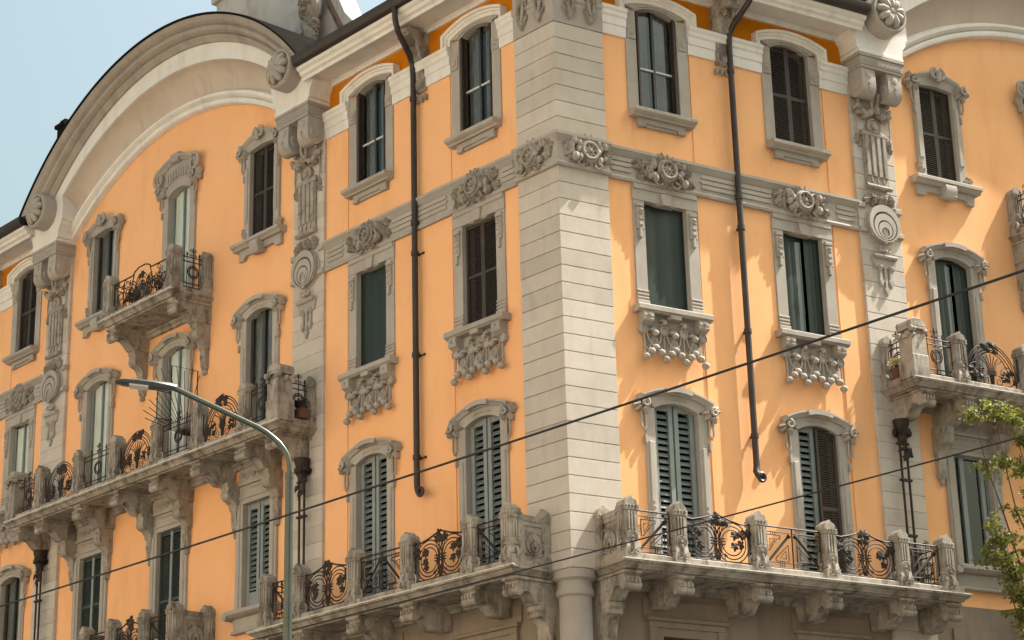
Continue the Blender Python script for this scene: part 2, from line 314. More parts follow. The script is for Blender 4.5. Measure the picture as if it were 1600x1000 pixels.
for F in 'LR':
    s = FR[F][3]
    for nm, a, e in SEC[F]:
        x0, x1 = sorted((s*a, s*e)); top = 22.3 if nm == 'B' else 21.5
        part(F, 'wall', wallmesh(x0, x1, 9.70, top, HOLES[F], 'orange_stucco', 'wall'))
        part(F, 'base_wall', wallmesh(x0, x1, 0.0, 9.70, HOLES[F], 'base_stone', 'base_wall'), d=0.0)
        if nm != 'B': part(F, 'frieze', wallmesh(x0, x1, 21.5, 22.6, HOLES[F], 'ochre_frieze', 'frieze'))
    part(F, 'tympanum_wall', one(lambda b: [b.add([(p[0],0,22.3),(q[0],0,22.3),(q[0],0,q[1]),(p[0],0,p[1])], [(0,1,2,3)]) for p, q in (lambda L: zip(L[:-1], L[1:]))(gcurve(23.92, 22.3, 4.95, 22.3))], 'orange_stucco', 'tympanum_wall', 0), s*GX)

# wall strips, belt course, white string course
STR = {'L': [(1.05,1.75),(3.31,5.38),(6.94,7.78)], 'R': [(1.05,1.83),(3.39,5.44),(7.03,7.78)]}
STR['L'] += [(20.3,20.95),(22.4,24.5),(26.0,27.5)]
BELT = [(-.05,ZB0),(.10,ZB0),(.12,ZB0+.05),(.10,ZB0+.09),(.065,ZB0+.10),(.065,ZB1-.18),(.10,ZB1-.15),(.13,ZB1-.09),(.17,ZB1-.06),(.17,ZB1),(-.05,ZB1+.02)]
def ribs(w):
    def f(b):
        for k in range(3):
            z = 18.05+k*0.115
            b.prism([(-w/2,z),(w/2-.06*(k==1)-.02,z),(w/2+.05-.04*abs(k-1),z+.042),(w/2-.02,z+.085),(-w/2,z+.085),(-w/2-.05+.04*abs(k-1),z+.042)], .05, .095, .008)
    return f
def leafspray(b, cx, cz, d, rx, rz, n, size, rng, balls=0, bs=0.07):
    for i in range(n):
        a = 2*pi*i/n+rng.uniform(-.3,.3); r = rng.uniform(.55,1.0)
        b.leaf(cx+rx*r*cos(a)*.8, cz+rz*r*sin(a)*.8, d+rng.uniform(-.02,.05), a+rng.uniform(-.5,.5), size*rng.uniform(.8,1.25), size*rng.uniform(.7,1.1), lobes=rng.choice((3,5)))
    for i in range(balls):
        a = rng.uniform(0, 2*pi); r = rng.uniform(.25,.8); q = bs*rng.uniform(.75,1.25)
        b.ball(cx+rx*r*cos(a), d+.04, cz+rz*r*sin(a), q, q*.8, q*rng.uniform(.85,1.15), 7, 4)
def wheel(b, seed, w=0.74):
    rng = random.Random(seed)
    b.ring(0, 0, .20, .175, .032, 22, 6); b.ring(0, 0, .15, .19, .05, 22, 5)
    b.lathe(0, 0, [(.0,.13),(.17,.13)], 20)
    for k in range(8):
        a = k*pi/4+.2; b.prism([(.03*cos(a+1.2),.03*sin(a+1.2)),(.03*cos(a-1.2),.03*sin(a-1.2)),(.17*cos(a-.16),.17*sin(a-.16)),(.17*cos(a+.16),.17*sin(a+.16))], .13, .185)
    b.ball(0,.19,0,.045)
    for sg in (-1, 1):
        for i in range(9):                                    # fruit bunches beside the wheel
            q = rng.uniform(.06,.095); b.ball(sg*rng.uniform(.2,.42), rng.uniform(.10,.17), rng.uniform(-.22,.2), q, q*.9, q*1.15, 7, 5)
        for i in range(5): b.leaf(sg*rng.uniform(.40,w-.16), rng.uniform(-.2,.16), rng.uniform(.10,.15), (0 if sg > 0 else pi)+rng.uniform(-.8,.8), rng.uniform(.22,.3), rng.uniform(.18,.26), cup=.035)
        b.tube([(sg*.2,.14,-.2),(sg*.3,.17,-.3),(sg*.2,.15,-.36),(sg*.12,.15,-.3)], .028, 5)
    for i in range(8):                                        # leaf crown above and below
        a = pi*(.12+.76*i/7); b.leaf(.2*cos(a), .19*sin(a), .15, a+rng.uniform(-.2,.2), rng.uniform(.2,.3), .12, lobes=3)
        b.leaf(.2*cos(a), -.19*sin(a), .14, -a+rng.uniform(-.3,.3), rng.uniform(.16,.24), .12, lobes=3)
for F in 'LR':
    s = FR[F][3]; c = CEN[F]
    for a, e in STR[F]:
        x0, x1 = sorted((s*a, s*e)); part(F, 'wall_strip', one(lambda b: b.box(x0,x1,-.03,.024,9.72,21.3), 'orange_stucco', 'wall_strip'))
    for a, e in ((1.10, 7.74), (20.4, 27.5))[:2 if F == 'L' else 1]:
        x0, x1 = sorted((s*a, s*e)); bl = part(F, 'belt_course', one(lambda b: b.extr(BELT, x0, x1), 'stone', 'belt_course'))
        for p, q in STR[F]:
            if a-.3 <= p < e:
                w = min(q, e)-max(p, a)-.22
                if w > .3: sub('ribbed_panel', M('ribs%.2f' % w, ribs(w), 'stone', 'ribbed_panel'), bl, s*(max(p, a)+min(q, e))/2)
        for k in (('c1', 'c2') if a < 5 else ('k1', 'k2')):
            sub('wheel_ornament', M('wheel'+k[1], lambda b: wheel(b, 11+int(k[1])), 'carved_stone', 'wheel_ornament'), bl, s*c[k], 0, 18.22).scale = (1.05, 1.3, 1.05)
    # white string course with hoods over the top windows
    SC = [(-.03,21.16),(.07,21.16),(.08,21.22),(.08,21.38),(.11,21.40),(.11,21.56),(.15,21.60),(.15,21.68),(.19,21.72),(.19,21.79),(-.03,21.81)]
    for lo, hi, ks in ((1.10, 7.74, ('c1','c2')), (20.4, 27.5, ('k1','k2')))[:2 if F == 'L' else 1]:
        cs = [c[k] for k in ks]; edges = [lo]+[v for q in cs for v in (q-.80, q+.80)]+[hi]
        stc = None
        for i in range(0, len(edges), 2):
            x0, x1 = sorted((s*edges[i], s*edges[i+1])); st1 = part(F, 'string_course', one(lambda b: b.extr(SC, x0, x1), 'white_plaster', 'string_course')); stc = stc or st1
        for q in cs:
            def hood(b):
                p = [(-.89,21.76),(-.89,22.02)]+arc(-.89,.89,22.02,.18,12)[1:-1]+[(.89,22.02),(.89,21.76)]
                b.sweep(p, [(-.09,-.03),(-.09,.08),(-.02,.08),(.0,.12),(.04,.12),(.05,.17),(.10,.19),(.10,-.03)])
            sub('window_hood', M('hood', hood, 'white_plaster', 'window_hood'), stc, s*q)

# ------------------------------------------------------------------ eaves, gutters, roof
EAVE = [(-.1,22.46),(.06,22.46),(.06,22.52),(.11,22.56),(.70,22.56),(.70,22.46),(.75,22.46),(.77,22.53),(.84,22.56),(.86,22.63),(.93,22.67),(.95,22.76),(-.1,22.78)]
GUT = [(.90,22.75),(.97,22.74),(1.05,22.77),(1.10,22.85),(1.11,22.98),(1.08,22.98),(.90,22.97)]
def eave_console(b):
    prof = [(-.02,22.47),(.60,22.47),(.64,22.38),(.60,22.28),(.5,22.25),(.36,22.18),(.28,22.0),(.24,21.85),(.2,21.8),(-.02,21.8)]
    b.extr(prof, -.19, .19)
    b.extr([(-.02,21.82),(.12,21.82),(.14,21.5),(.10,21.1),(-.02,21.05)], -.15, .15)
    for k in range(3): b.leaf((k-1)*.11, 20.98, .13, -pi/2+(k-1)*.3, .2, .12, lobes=3)
    for sg in (-1,1): b.ring(sg*.07, 21.25, .13, .05, .02, 10, 4, rz=.12)
    rng = random.Random(4)
    for i in range(7): b.ball(rng.uniform(-.16,.16), .56+rng.uniform(0,.1), 22.33+rng.uniform(-.06,.06), .06, n=6, m=4)
    for i in range(3): b.leaf((i-1)*.1, 22.24, .5, -pi/2, .2, .14)
for F in 'LR':
    s = FR[F][3]; mit = lambda d: -s*MIT*d
    for lo, hi in ((0, 7.72), (20.42, 27.5))[:2 if F == 'L' else 1]:
        A = mit if lo == 0 else s*lo; ev = part(F, 'eave', one(lambda b: b.extr(EAVE, A, s*hi), 'white_plaster', 'eave'))
        sub('gutter', one(lambda b: b.extr(GUT, A, s*hi), 'gutter_metal', 'gutter'), ev)
        xc = s*4.22 if lo == 0 else s*23.5
        sub('eave_console', M('eave_console', eave_console, 'weathered_stone'), ev, xc)
        part(F, 'roof', one(lambda b: b.extr([(.92,22.99),(.92,22.94),(-9.0,24.2),(-9.0,24.6)], A, s*(hi+.3)), 'roof_tile', 'roof'))

# ------------------------------------------------------------------ big arched gables
GC = dict(
 archivolt=('white_plaster', [(-.02,23.85,22.3,4.80),(.12,23.85,22.3,4.80),(.17,23.88,22.3,4.82),(.19,23.95,22.35,4.86),(.17,24.0,22.4,4.88),(.11,24.02,22.42,4.88),(.20,24.05,22.45,4.90),(.25,24.09,22.5,4.93),(.25,24.15,22.6,4.94),(.16,24.20,22.7,4.93),(-.02,24.22,22.72,4.93)], 22.0),
 cove=('cove_plaster', [(.10,24.19,22.7,4.90),(.13,24.40,22.85,4.90),(.19,24.60,23.0,4.92),(.29,24.77,23.1,4.94),(.42,24.89,23.2,4.97),(.56,24.95,23.23,4.99)], 22.3),
 fascia=('white_plaster', [(.50,24.94,23.23,4.98),(.60,24.95,23.23,4.99),(.60,25.43,23.4,5.25),(.50,25.45,23.4,5.27)], 22.6),
 cornice=('cornice_stone', [(.55,25.42,23.4,5.24),(.66,25.43,23.4,5.25),(.68,25.50,23.4,5.33),(.74,25.56,23.4,5.40),(.74,25.60,23.4,5.45),(.70,25.63,23.4,5.50),(.80,25.65,23.4,5.53),(.87,25.70,23.4,5.60),(.89,25.78,23.4,5.70),(.84,25.84,23.4,5.78),(.93,25.87,23.4,5.83),(1.0,25.93,23.4,5.95),(1.02,26.03,23.4,6.08),(.5,26.06,23.4,6.1)], 23.0))
def gablepart(prof, zend):
    def f(b):
        cs = [(d, gcurve(A, zb, w, zend)) for d, A, zb, w in prof]; n = len(cs[0][1]); m = len(cs)
        b.add([(x,d,z) for d, c in cs for x, z in c], [(k*n+i,k*n+i+1,(k+1)*n+i+1,(k+1)*n+i) for k in range(m-1) for i in range(n-1)])
    return f
for F in 'LR':
    s = FR[F][3]; g = None
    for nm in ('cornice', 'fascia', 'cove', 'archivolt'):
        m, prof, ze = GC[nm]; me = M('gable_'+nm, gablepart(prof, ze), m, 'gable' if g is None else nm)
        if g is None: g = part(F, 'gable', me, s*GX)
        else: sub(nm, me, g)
    sub('barrel_roof', M('barrel_roof', gablepart([(.98,26.02,23.4,6.07),(1.06,26.03,23.4,6.09),(1.06,26.08,23.4,6.15),(.9,26.10,23.4,6.18),(-7.0,26.10,23.4,6.18)], 22.9), 'roof_metal'), g)

# ------------------------------------------------------------------ giant pilasters between the sections
def pilaster_console(b):
    prof = [(.05,21.66),(.56,21.66),(.58,21.45)]+[(.36+.22*cos(-.1-pi*.8*i/8), 21.22+.22*sin(-.1-pi*.8*i/8)) for i in range(9)]+[(.1,21.15),(.05,21.2)]
    b.extr(prof, -.2, .2)
    for sg in (-1, 1):
        b2 = [(sg*.2, .36+.13*cos(2*pi*i/12), 21.3+.13*sin(2*pi*i/12)) for i in range(12)]
        b.add([(sg*.23,p[1],p[2]) for p in b2]+[(sg*.19,.36+(p[1]-.36)*1.2,21.3+(p[2]-21.3)*1.2) for p in b2], [tuple(range(12))]+[(i,(i+1)%12,12+(i+1)%12,12+i) for i in range(12)])
    b.lathe(0, 21.5, [(.09,.57),(.08,.6),(0.001,.61)], 12)
    for k in range(3): b.leaf(0, 21.3-k*.07, .6-.02*k, -pi/2+(k-1)*.7, .14, .1, lobes=3)
def garland(b):
    rng = random.Random(21)
    for sg in (-1, 1):
        for i in range(16):
            t = i/15; x = sg*(.05+.42*t); z = 20.95-.28*sin(pi*(.15+.75*t))+.02
            q = rng.uniform(.06,.085); b.ball(x+rng.uniform(-.03,.03), .2+rng.uniform(-.02,.06), z+rng.uniform(-.03,.03), q, n=6, m=4)
            if i % 3 == 0: b.leaf(x, z-.04, .22, rng.uniform(0,6.3), .15, .12, lobes=3)
        for i in range(6):
            b.tube([(sg*.47,.14,20.75),(sg*.48,.15,20.4),(sg*.46,.14,20.15)], .02, 4) if i == 0 else None
            b.leaf(sg*(.46+rng.uniform(-.05,.05)), 20.1+rng.uniform(-.1,.12), .15, -pi/2+rng.uniform(-.9,.9), .18, .14)
        b.ball(sg*.42,.2,21.02,.06)
    b.tube([(-.05,.3,21.2),(-.09,.25,21.0),(-.03,.2,20.8)], .05, 6); b.tube([(.08,.32,21.22),(.1,.25,21.0),(.0,.2,20.78)], .05, 6)
    b.lathe(0, 20.45, [(.2,.08),(.2,.19),(.16,.22),(.15,.19),(.09,.19),(.08,.23),(.001,.25)], 20)
def flutes(b):
    b.box(-.33,.33,.05,.16,19.0,20.35,.01); b.box(-.37,.37,.05,.2,20.2,20.3,.02)
    for k in range(4): b.box(-.30+k*.165,-.30+k*.165+.105,.15,.2,19.22,20.2,.012)
    for k in range(3): b.prism([(-.165+k*.165-.03,19.16),(-.165+k*.165,19.05),(-.165+k*.165+.03,19.16),(-.165+k*.165,19.25)], .15, .185)
    b.tube([(-.36,.18,18.97),(.36,.18,18.97)], .055, 8)
    for k in range(7): b.ring(-.3+k*.1, 18.97, .19, .05, .018, 8, 4)
    rng = random.Random(3)
    for i in range(9): b.leaf(-.34+.085*i, 18.70+.08*(i%2), .2, -pi/2+rng.uniform(-.7,.7), .26, .2, cup=.05)
    for i in range(5): b.leaf(-.3+.15*i, 18.62, .24, pi/2+rng.uniform(-.9,.9), .22, .18, cup=.05)
def crescent(b, xc, zc, R, ri, d):
    n = 26; ro = [(xc+R*sin(2*pi*i/n), zc+R*cos(2*pi*i/n)) for i in range(n+1)]; zi = zc-(R-ri)*.72
    rin = [(xc+ri*sin(2*pi*i/n), zi+ri*cos(2*pi*i/n)) for i in range(n+1)]
    b.arch(rin, ro, d-.08, d)
def ringorn(b):
    b.lathe(0, 18.08, [(.47,.03),(.46,.12),(.41,.16),(.001,.17)], 26)
    crescent(b, 0, 18.08, .44, .35, .27); crescent(b, 0, 18.0, .31, .22, .27); crescent(b, 0, 17.93, .19, .11, .27)
    for sg in (-1, 0, 1):
        b.tube([(sg*.05,.22,18.05),(sg*.045,.25,17.85),(sg*.02,.24,17.6)], .025, 5)
        b.tube([(sg*.1,.2,18.42),(sg*.06,.2,18.25)], .022, 4)
    for sg in (-1, 1):
        b.box(sg*.52-.1, sg*.52+.1, .05, .17, 17.84, 17.96, .02); b.box(sg*.52-.1, sg*.52+.1, .05, .17, 18.42, 18.56, .02)
        b.scroll(sg*.1, 17.5, .2, .08, .025, 1.4, 0 if sg > 0 else pi, -sg); b.tube([(sg*.38,.2,18.3),(sg*.42,.2,18.0),(sg*.3,.2,17.75)], .03, 5)
    b.ball(0,.2,17.44,.05)
def pendant(b):
    b.tube([(-.32,.17,17.32),(.32,.17,17.32)], .05, 8); b.prism([(-.36,17.3),(.36,17.3),(.28,17.05),(-.28,17.05)], .06, .15, .02)
    for k in range(6): b.ring(-.26+k*.105, 17.32, .18, .045, .016, 8, 4)
    for sg in (-1, 1): b.leaf(sg*.15, 17.12, .18, -pi/2, .2, .16, lobes=3)
    for k, (x, zb) in enumerate(((-.14,16.62),(0.0,16.42),(.14,16.62))):
        b.box(x-.04,x+.04,.06,.15,zb+.1,17.08,.01); b.prism([(x-.075,zb+.12),(x,zb-.02),(x+.075,zb+.12),(x+.05,zb+.17),(x,zb+.2),(x-.05,zb+.17)], .06, .17, .015)
def rosette(b):
    b.lathe(0, 0, [(.50,-.45),(.50,-.05),(.49,.0),(.46,.03),(.42,.03),(.40,-.02),(.001,-.02)], 34)
    for k in range(9):
        a = 2*pi*k/9+.2; x, z = .21*cos(a), .21*sin(a); n = 6
        b.tube([(.05*cos(a),.05,.05*sin(a)),(.15*cos(a),.09,.15*sin(a)),(.26*cos(a),.07,.26*sin(a)),(.34*cos(a),.02,.34*sin(a)),(.38*cos(a),-.02,.38*sin(a))], [.04,.075,.10,.08,.03], 8)
    b.ball(0,.07,0,.10,.08)
def wblock(b):
    h = [(.60,22.0),(.63,22.0),(.63,22.10),(.67,22.12),(.67,22.2),(.69,22.32),(.76,22.42),(.80,22.46),(.80,22.56),(.86,22.60),(.86,22.95),(.80,23.3)]
    b.prism([(-x,z) for x,z in h][::-1]+h, -.1, .60)
    b.box(-.66,.66,-.08,.64,22.003,22.09,.01)
def abacus(b):
    b.box(-.61,.61,-.08,.60,21.66,21.72); b.box(-.63,.63,-.07,.62,21.72,21.92,.01); b.box(-.66,.66,-.06,.65,21.92,21.995,.02)
    rng = random.Random(8)
    for k in range(20): b.box(-.58+k*.059,-.58+k*.059+.035,.6,.632,21.755+.02*(k%2),21.86+.02*(k%2))
def course(b): b.box(-.59,.59,-.03,.10,.004,.356,.012)
def pilaster(F, xc):
    s = FR[F][3]; p = part(F, 'giant_pilaster', M('pil_core', lambda b: b.box(-.575,.575,-.05,.085,0,22.0), 'block_stone', 'giant_pilaster'), s*xc)
    me = M('pil_block', course, 'block_stone', 'block')
    z = 16.34-.364*26
    while z < 21.5: sub('block', me, p, 0, 0, z, sz=1.011); z += .364
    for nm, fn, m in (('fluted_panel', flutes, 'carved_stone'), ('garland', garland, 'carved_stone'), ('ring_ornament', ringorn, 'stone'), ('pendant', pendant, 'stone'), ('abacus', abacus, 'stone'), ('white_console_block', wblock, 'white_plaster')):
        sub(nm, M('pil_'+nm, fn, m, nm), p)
    for q in (-1, 1): sub('scroll_console', M('pil_console', pilaster_console, 'stone', 'scroll_console'), p, q*.38)
    sub('rosette', M('rosette', rosette, 'stone'), p, s*.06*(1 if xc < 12 else -1), .97, 22.97)
    return p
for F in 'LR':
    pilaster(F, P1X); pilaster(F, P2X)

# ------------------------------------------------------------------ corner pier
def wpt(F, x, d): p = fp(F, x, d); return (p[0], -p[1])
def cring(d, w=1.10): return [wpt('R',w,d), (lambda q: (q[0],q[1]))(wpt('R',-MIT*d,d)), wpt('L',-w,d), wpt('L',-w,-.15), wpt('R',MIT*.15,-.15), wpt('R',w,-.15)]
def cprism(b, rows, w=1.10):                                 # rows of (z, depth)
    vs = []; n = 6
    for z, d in rows: vs += [(x,y,z) for x,y in cring(d, w)]
    b.add(vs, [tuple(range(n)), tuple(range((len(rows)-1)*n, len(rows)*n))[::-1]]+[(k*n+i,k*n+(i+1)%n,(k+1)*n+(i+1)%n,(k+1)*n+i) for k in range(len(rows)-1) for i in range(n)])
pier = link('corner_pier', one(lambda b: cprism(b, [(9.5,.09),(22.46,.09)], 1.08), 'block_stone', 'corner_pier'), BLD)
cb = M('corner_block', lambda b: cprism(b, [(.003,.092),(.003,.112),(.012,.125),(.345,.125),(.354,.112),(.354,.092)]), 'block_stone', 'block')
z = 20.74-.3575*31
while z < 20.9:
    if not (17.70 < z < 18.35): sub('block', cb, pier, 0, 0, z)
    z += .3575
sub('belt_course', one(lambda b: cprism(b, [(ZB0-.02,.09)]+[(zz, d+.10) for d, zz in BELT[1:-1]]+[(ZB1+.01,.09)], 1.13), 'stone', 'belt_course'), pier)
sub('capital_course', one(lambda b: cprism(b, [(21.10,.09),(21.10,.14),(21.62,.14),(21.66,.18),(21.72,.18),(21.76,.14),(22.2,.14),(22.3,.2),(22.46,.2)], 1.11), 'stone', 'capital_course'), pier)
def tulip(b):
    for sg in (-1, 1):
        b.tube([(sg*.05,.04,.5),(sg*.075,.06,.3),(sg*.05,.07,.12),(0,.06,.0)], [.03,.04,.045,.03], 6)
        b.prism([(sg*.06,.1),(sg*.17,.16),(sg*.15,.06),(sg*.02,-.08)], 0, .06, .015); b.tube([(sg*.12,.03,.55),(sg*.14,.04,.35)], .02, 5)
    b.prism([(-.1,-.02),(0,.06),(.1,-.02),(0,-.16)], 0, .09, .02); b.tube([(0,.03,.5),(0,.05,.2)], .02, 5); b.box(-.16,.16,0,.04,.5,.62,.01)
def facesub(F, name, me, x, d, z):
    X, N, a, s = FR[F]; o = link(name, me, pier); o.location = X*x+N*d+Vector((0,0,z)); o.rotation_euler = (0,0,a)
for F in 'LR':
    s = FR[F][3]
    for x in (.28, .80): facesub(F, 'tulip_pendant', M('tulip', tulip, 'carved_stone', 'tulip_pendant'), s*x, .14, 21.35)
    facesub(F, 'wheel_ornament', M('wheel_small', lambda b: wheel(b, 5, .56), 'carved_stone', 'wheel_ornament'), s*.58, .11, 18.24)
link('corner_column', one(lambda b: b.lathez(0, wpt('R',MIT*.1,-.1)[1], [(.42,0),(.42,.6),(.32,.7),(.31,9.1),(.36,9.14),(.36,9.24),(.33,9.28),(.33,9.4),(.40,9.45),(.40,9.6)], 28), 'stone', 'corner_column'), BLD)

# ------------------------------------------------------------------ windows
def ears(b, x, z, rng, loop=True, r=.15):
    for sg in (-1, 1):
        for i in range(6):
            a = 2*pi*i/6+rng.uniform(-.3,.3); b.leaf(sg*x+.07*cos(a), z+.07*sin(a), .17, a, r*1.35, r*1.0, lobes=3, cup=.05, drop=.06)
        b.scroll(sg*x, z, .235, r*.62, .034, 1.3, pi/2, sg, 18)
        b.ball(sg*x,.17,z,.06)
        if loop:
            b.tube([(sg*(x-.06),.10,z-.12),(sg*(x-.07),.10,z-.45),(sg*(x-.02),.11,z-.55),(sg*(x+.04),.10,z-.45),(sg*(x+.03),.10,z-.15)], .025, 5)
            b.prism([(sg*(x-.06)-.03,z-.62),(sg*(x-.06)+.03,z-.62),(sg*(x-.06)+.02,z-.8),(sg*(x-.06)-.02,z-.8)], .05, .12)
def sur_top(b):                                              # arched stone surround, top floor
    for sg in (-1, 1):
        a, e = sorted((sg*HW, sg*.80)); b.box(a, e, -.3, .06, Z4B-.02, Z4S+.002, .01)
        b.box(a+.02, e-.02, .05, .095, 21.18, 21.5, .015); b.lathe((a+e)/2, 21.34, [(.09,.08),(.085,.115),(.05,.10),(.001,.13)], 10)
    b.arch(arc(-HW,HW,Z4S,.14,14), arc(-.80,.80,21.98,.18,14), -.3, .06)
    b.arch(arc(-HW-.06,HW+.06,Z4S+.02,.16,14), arc(-HW-.12,HW+.12,Z4S+.05,.18,14), .05, .085)
def sill_top(b):
    b.extr([(-.3,19.54),(-.3,19.36),(.18,19.36),(.2,19.40),(.27,19.42),(.30,19.45),(.30,19.51),(.28,19.53)], -.79, .79)
    b.prism([(-.60,19.36),(-.60,19.18),(-.44,19.18),(-.40,19.25),(.40,19.25),(.44,19.18),(.60,19.18),(.60,19.36)], -.01, .11, .012); b.box(-.40,.40,-.01,.07,19.19,19.25)
def sur_mid(b):                                              # square-headed surround below the belt
    b.box(-.82,.82,-.3,.07,Z3T,ZB0+.01); b.box(-.80,.80,.05,.10,Z3T+.24,ZB0-.005,.01)
    b.prism([(-.14,Z3T+.22),(.14,Z3T+.22),(.10,Z3T-.035),(-.10,Z3T-.035)], -.2, .13, .012); b.prism([(-.36,Z3T+.02),(.36,Z3T+.02),(.22,Z3T-.03),(-.22,Z3T-.03)], -.25, .05)
    for sg in (-1, 1):
        a, e = sorted((sg*HW, sg*.81)); b.box(a, e, -.3, .06, Z3B-.02, Z3T+.002, .01)
        m = (a+e)/2
        b.box(m-.1, m+.1, .05, .12, 17.34, 17.42, .015); b.box(m-.085, m+.085, .05, .11, 16.85, 17.33, .015)
        for q in range(3): b.box(m-.05+.0*q, m+.05, .10, .135, 16.92+q*.13, 16.99+q*.13, .01)
        b.box(m-.035, m+.035, .06, .12, 16.66, 16.86, .012); b.ball(m,.12,17.26,.05)
        for q in range(3): b.box(a-.005, e+.005, .05, .085, 15.34+q*.075, 15.385+q*.075, .012)
        b.box(a-.012, e+.012, .05, .10, Z3B, 15.31, .012)
def sill_mid(b):
    b.extr([(-.3,15.17),(-.3,15.02),(.22,15.02),(.25,15.05),(.28,15.06),(.28,15.15),(.26,15.17)], -.92, .92)
    b.box(-.13,.13,.1,.26,14.93,15.03,.012)
    for sg in (-1, 1):
        b.extr([(-.01,15.02),(.24,15.02),(.27,14.95),(.25,14.85),(.17,14.78),(.08,14.74),(-.01,14.72)], sg*.68-.12, sg*.68+.12)
        b.tube([(sg*.68-.125,.2,14.86),(sg*.68+.125,.2,14.86)], .06, 8)
        for k in range(3): b.leaf(sg*.68, 14.97, .27, -pi/2+(k-1)*.6, .12, .07, lobes=3, cup=.02)
def apron(b):                                                # strings of beads under the sill
    b.prism([(-.74,15.03),(-.74,14.62),(-.66,14.52),(-.5,14.66),(-.28,14.6),(-.12,14.68),(0,14.6),(.12,14.68),(.28,14.6),(.5,14.66),(.66,14.52),(.74,14.62),(.74,15.03)], -.01, .035)
    b.prism([(-.72,14.6),(.72,14.6),(.70,14.30),(-.70,14.30)], -.01, .008)
    xs = [-.68, -.227, .227, .68]
    for x in xs:
        b.lathe(x, 14.68, [(.10,.02),(.10,.11),(.075,.125),(.07,.10),(.001,.10)], 14)
        b.tube([(x,.09,14.6),(x,.10,14.15)], .015, 5); b.ball(x,.13,14.08,.075)
        if abs(x) < .5: b.ball(x,.13,14.84,.05); b.box(x-.06,x+.06,.02,.13,14.88,14.93,.01); b.ring(x,14.79,.1,.05,.018,10,4)
        for sg in (-1, 1):
            xx = x+sg*.115
            if abs(xx) < .72: b.ball(xx,.14,14.20,.075); b.tube([(x,.1,14.3),(xx,.13,14.2)], .015, 5)
    for i in range(3):
        x = (xs[i]+xs[i+1])/2
        b.ball(x,.14,14.60,.065); b.ball(x,.08,14.68,.11,.06,.05)
        for k in range(5): b.leaf(x, 14.70, .09, pi/2+(k-2)*.6, .13, .08, lobes=3)
        b.ball(x,.12,14.30,.075)
        for k in (-1, 0, 1): b.tube([(x+k*.02,.1,14.55),(x+k*.05,.11,14.42),(x+k*.02,.11,14.33)], .012, 4)
        for sg in (-1, 1):
            xe = x+sg*.2265
            b.tube([(xe-sg*.06,.09,14.62),(xe-sg*.10,.11,14.45),(xe-sg*.18,.12,14.34),(x+sg*.03,.12,14.29)], .015, 5)
            b.tube([(x+sg*.04,.1,14.52),(x+sg*.10,.11,14.36),(xe-sg*.08,.12,14.24)], .013, 5)
def sur_door(b, dz=0.0, zb=9.66, rng=None):
    rng = random.Random(9); Z = Z2S
    for sg in (-1, 1):
        a, e = sorted((sg*HW, sg*.76)); b.box(a, e, -.3, .07, zb, Z+.002, .012); m = (a+e)/2
        b.box(m-.06, m+.06, .05, .10, zb+.5, Z-.7, .015)
        for k in range(3): b.leaf(m, zb+1.5-.1*k, .1, -pi/2+(k-1)*.4, .16, .1, lobes=3)
    b.arch(arc(-HW,HW,Z,.14,14), arc(-.84,.84,Z+.17,.20,14), -.3, .08)
    b.sweep(arc(-.84,.84,Z+.15,.20,14), [(-.03,.0),(-.03,.12),(.02,.15),(.05,.20),(.09,.20),(.09,0)])
    b.arch(arc(-.3,.3,Z+.30,.045,6), arc(-.34,.34,Z+.40,.045,6), .1, .235); b.arch(arc(-.26,.26,Z+.19,.03,6), arc(-.26,.26,Z+.21,.03,6), .07, .10)
    ears(b, .84, Z+.04, rng)
def sur_gable4(b):                                           # ornate square window on the gable
    rng = random.Random(15); zb = Z4B
    for sg in (-1, 1):
        a, e = sorted((sg*(HW-.03), sg*.72)); b.box(a, e, -.3, .07, zb, 21.88, .012); m = (a+e)/2
        b.box(a+.03, e-.06, .05, .10, zb+.5, 21.5, .015)
        for k in range(6): b.leaf(sg*.70+rng.uniform(-.07,.07), zb+.18+rng.uniform(-.12,.16), .11, rng.uniform(0,6.28), .16, .13, lobes=3)
    ou = [(-.72,21.86),(-.66,22.06),(-.36,22.16),(0,22.2),(.36,22.16),(.66,22.06),(.72,21.86)]; inn = [(-.5,21.86),(-.5,21.9),(-.3,21.93),(0,21.95),(.3,21.93),(.5,21.9),(.5,21.86)]
    b.arch(inn, ou, -.3, .08, .04); b.sweep(ou[1:-1], [(-.03,0),(-.03,.13),(.03,.19),(.07,.19),(.07,0)])
    for sg in (-1, 1): b.scroll(sg*.08, 22.22, .2, .14, .045, 1.4, pi/2, -sg, 20, 6)
    b.tube([(0,.1,22.36),(0,.24,22.25),(0,.2,22.03)], [.05,.07,.05], 7)
    ears(b, .76, 21.93, rng, True, .17)
def sill_gable4(b):
    b.extr([(-.3,19.53),(-.3,19.36),(.18,19.36),(.22,19.42),(.28,19.44),(.28,19.51),(.26,19.53)], -.98, .98)
    b.prism([(-.86,19.36),(-.86,19.1),(-.66,19.1),(-.58,19.2),(.58,19.2),(.66,19.1),(.86,19.1),(.86,19.36)], -.01, .10, .012)
    b.extr([(-.01,19.36),(.27,19.40),(.30,19.3),(.26,19.15),(.16,19.08),(.05,19.1),(-.01,19.12)], -.16, .16); b.tube([(-.17,.2,19.14),(.17,.2,19.14)], .07, 8)
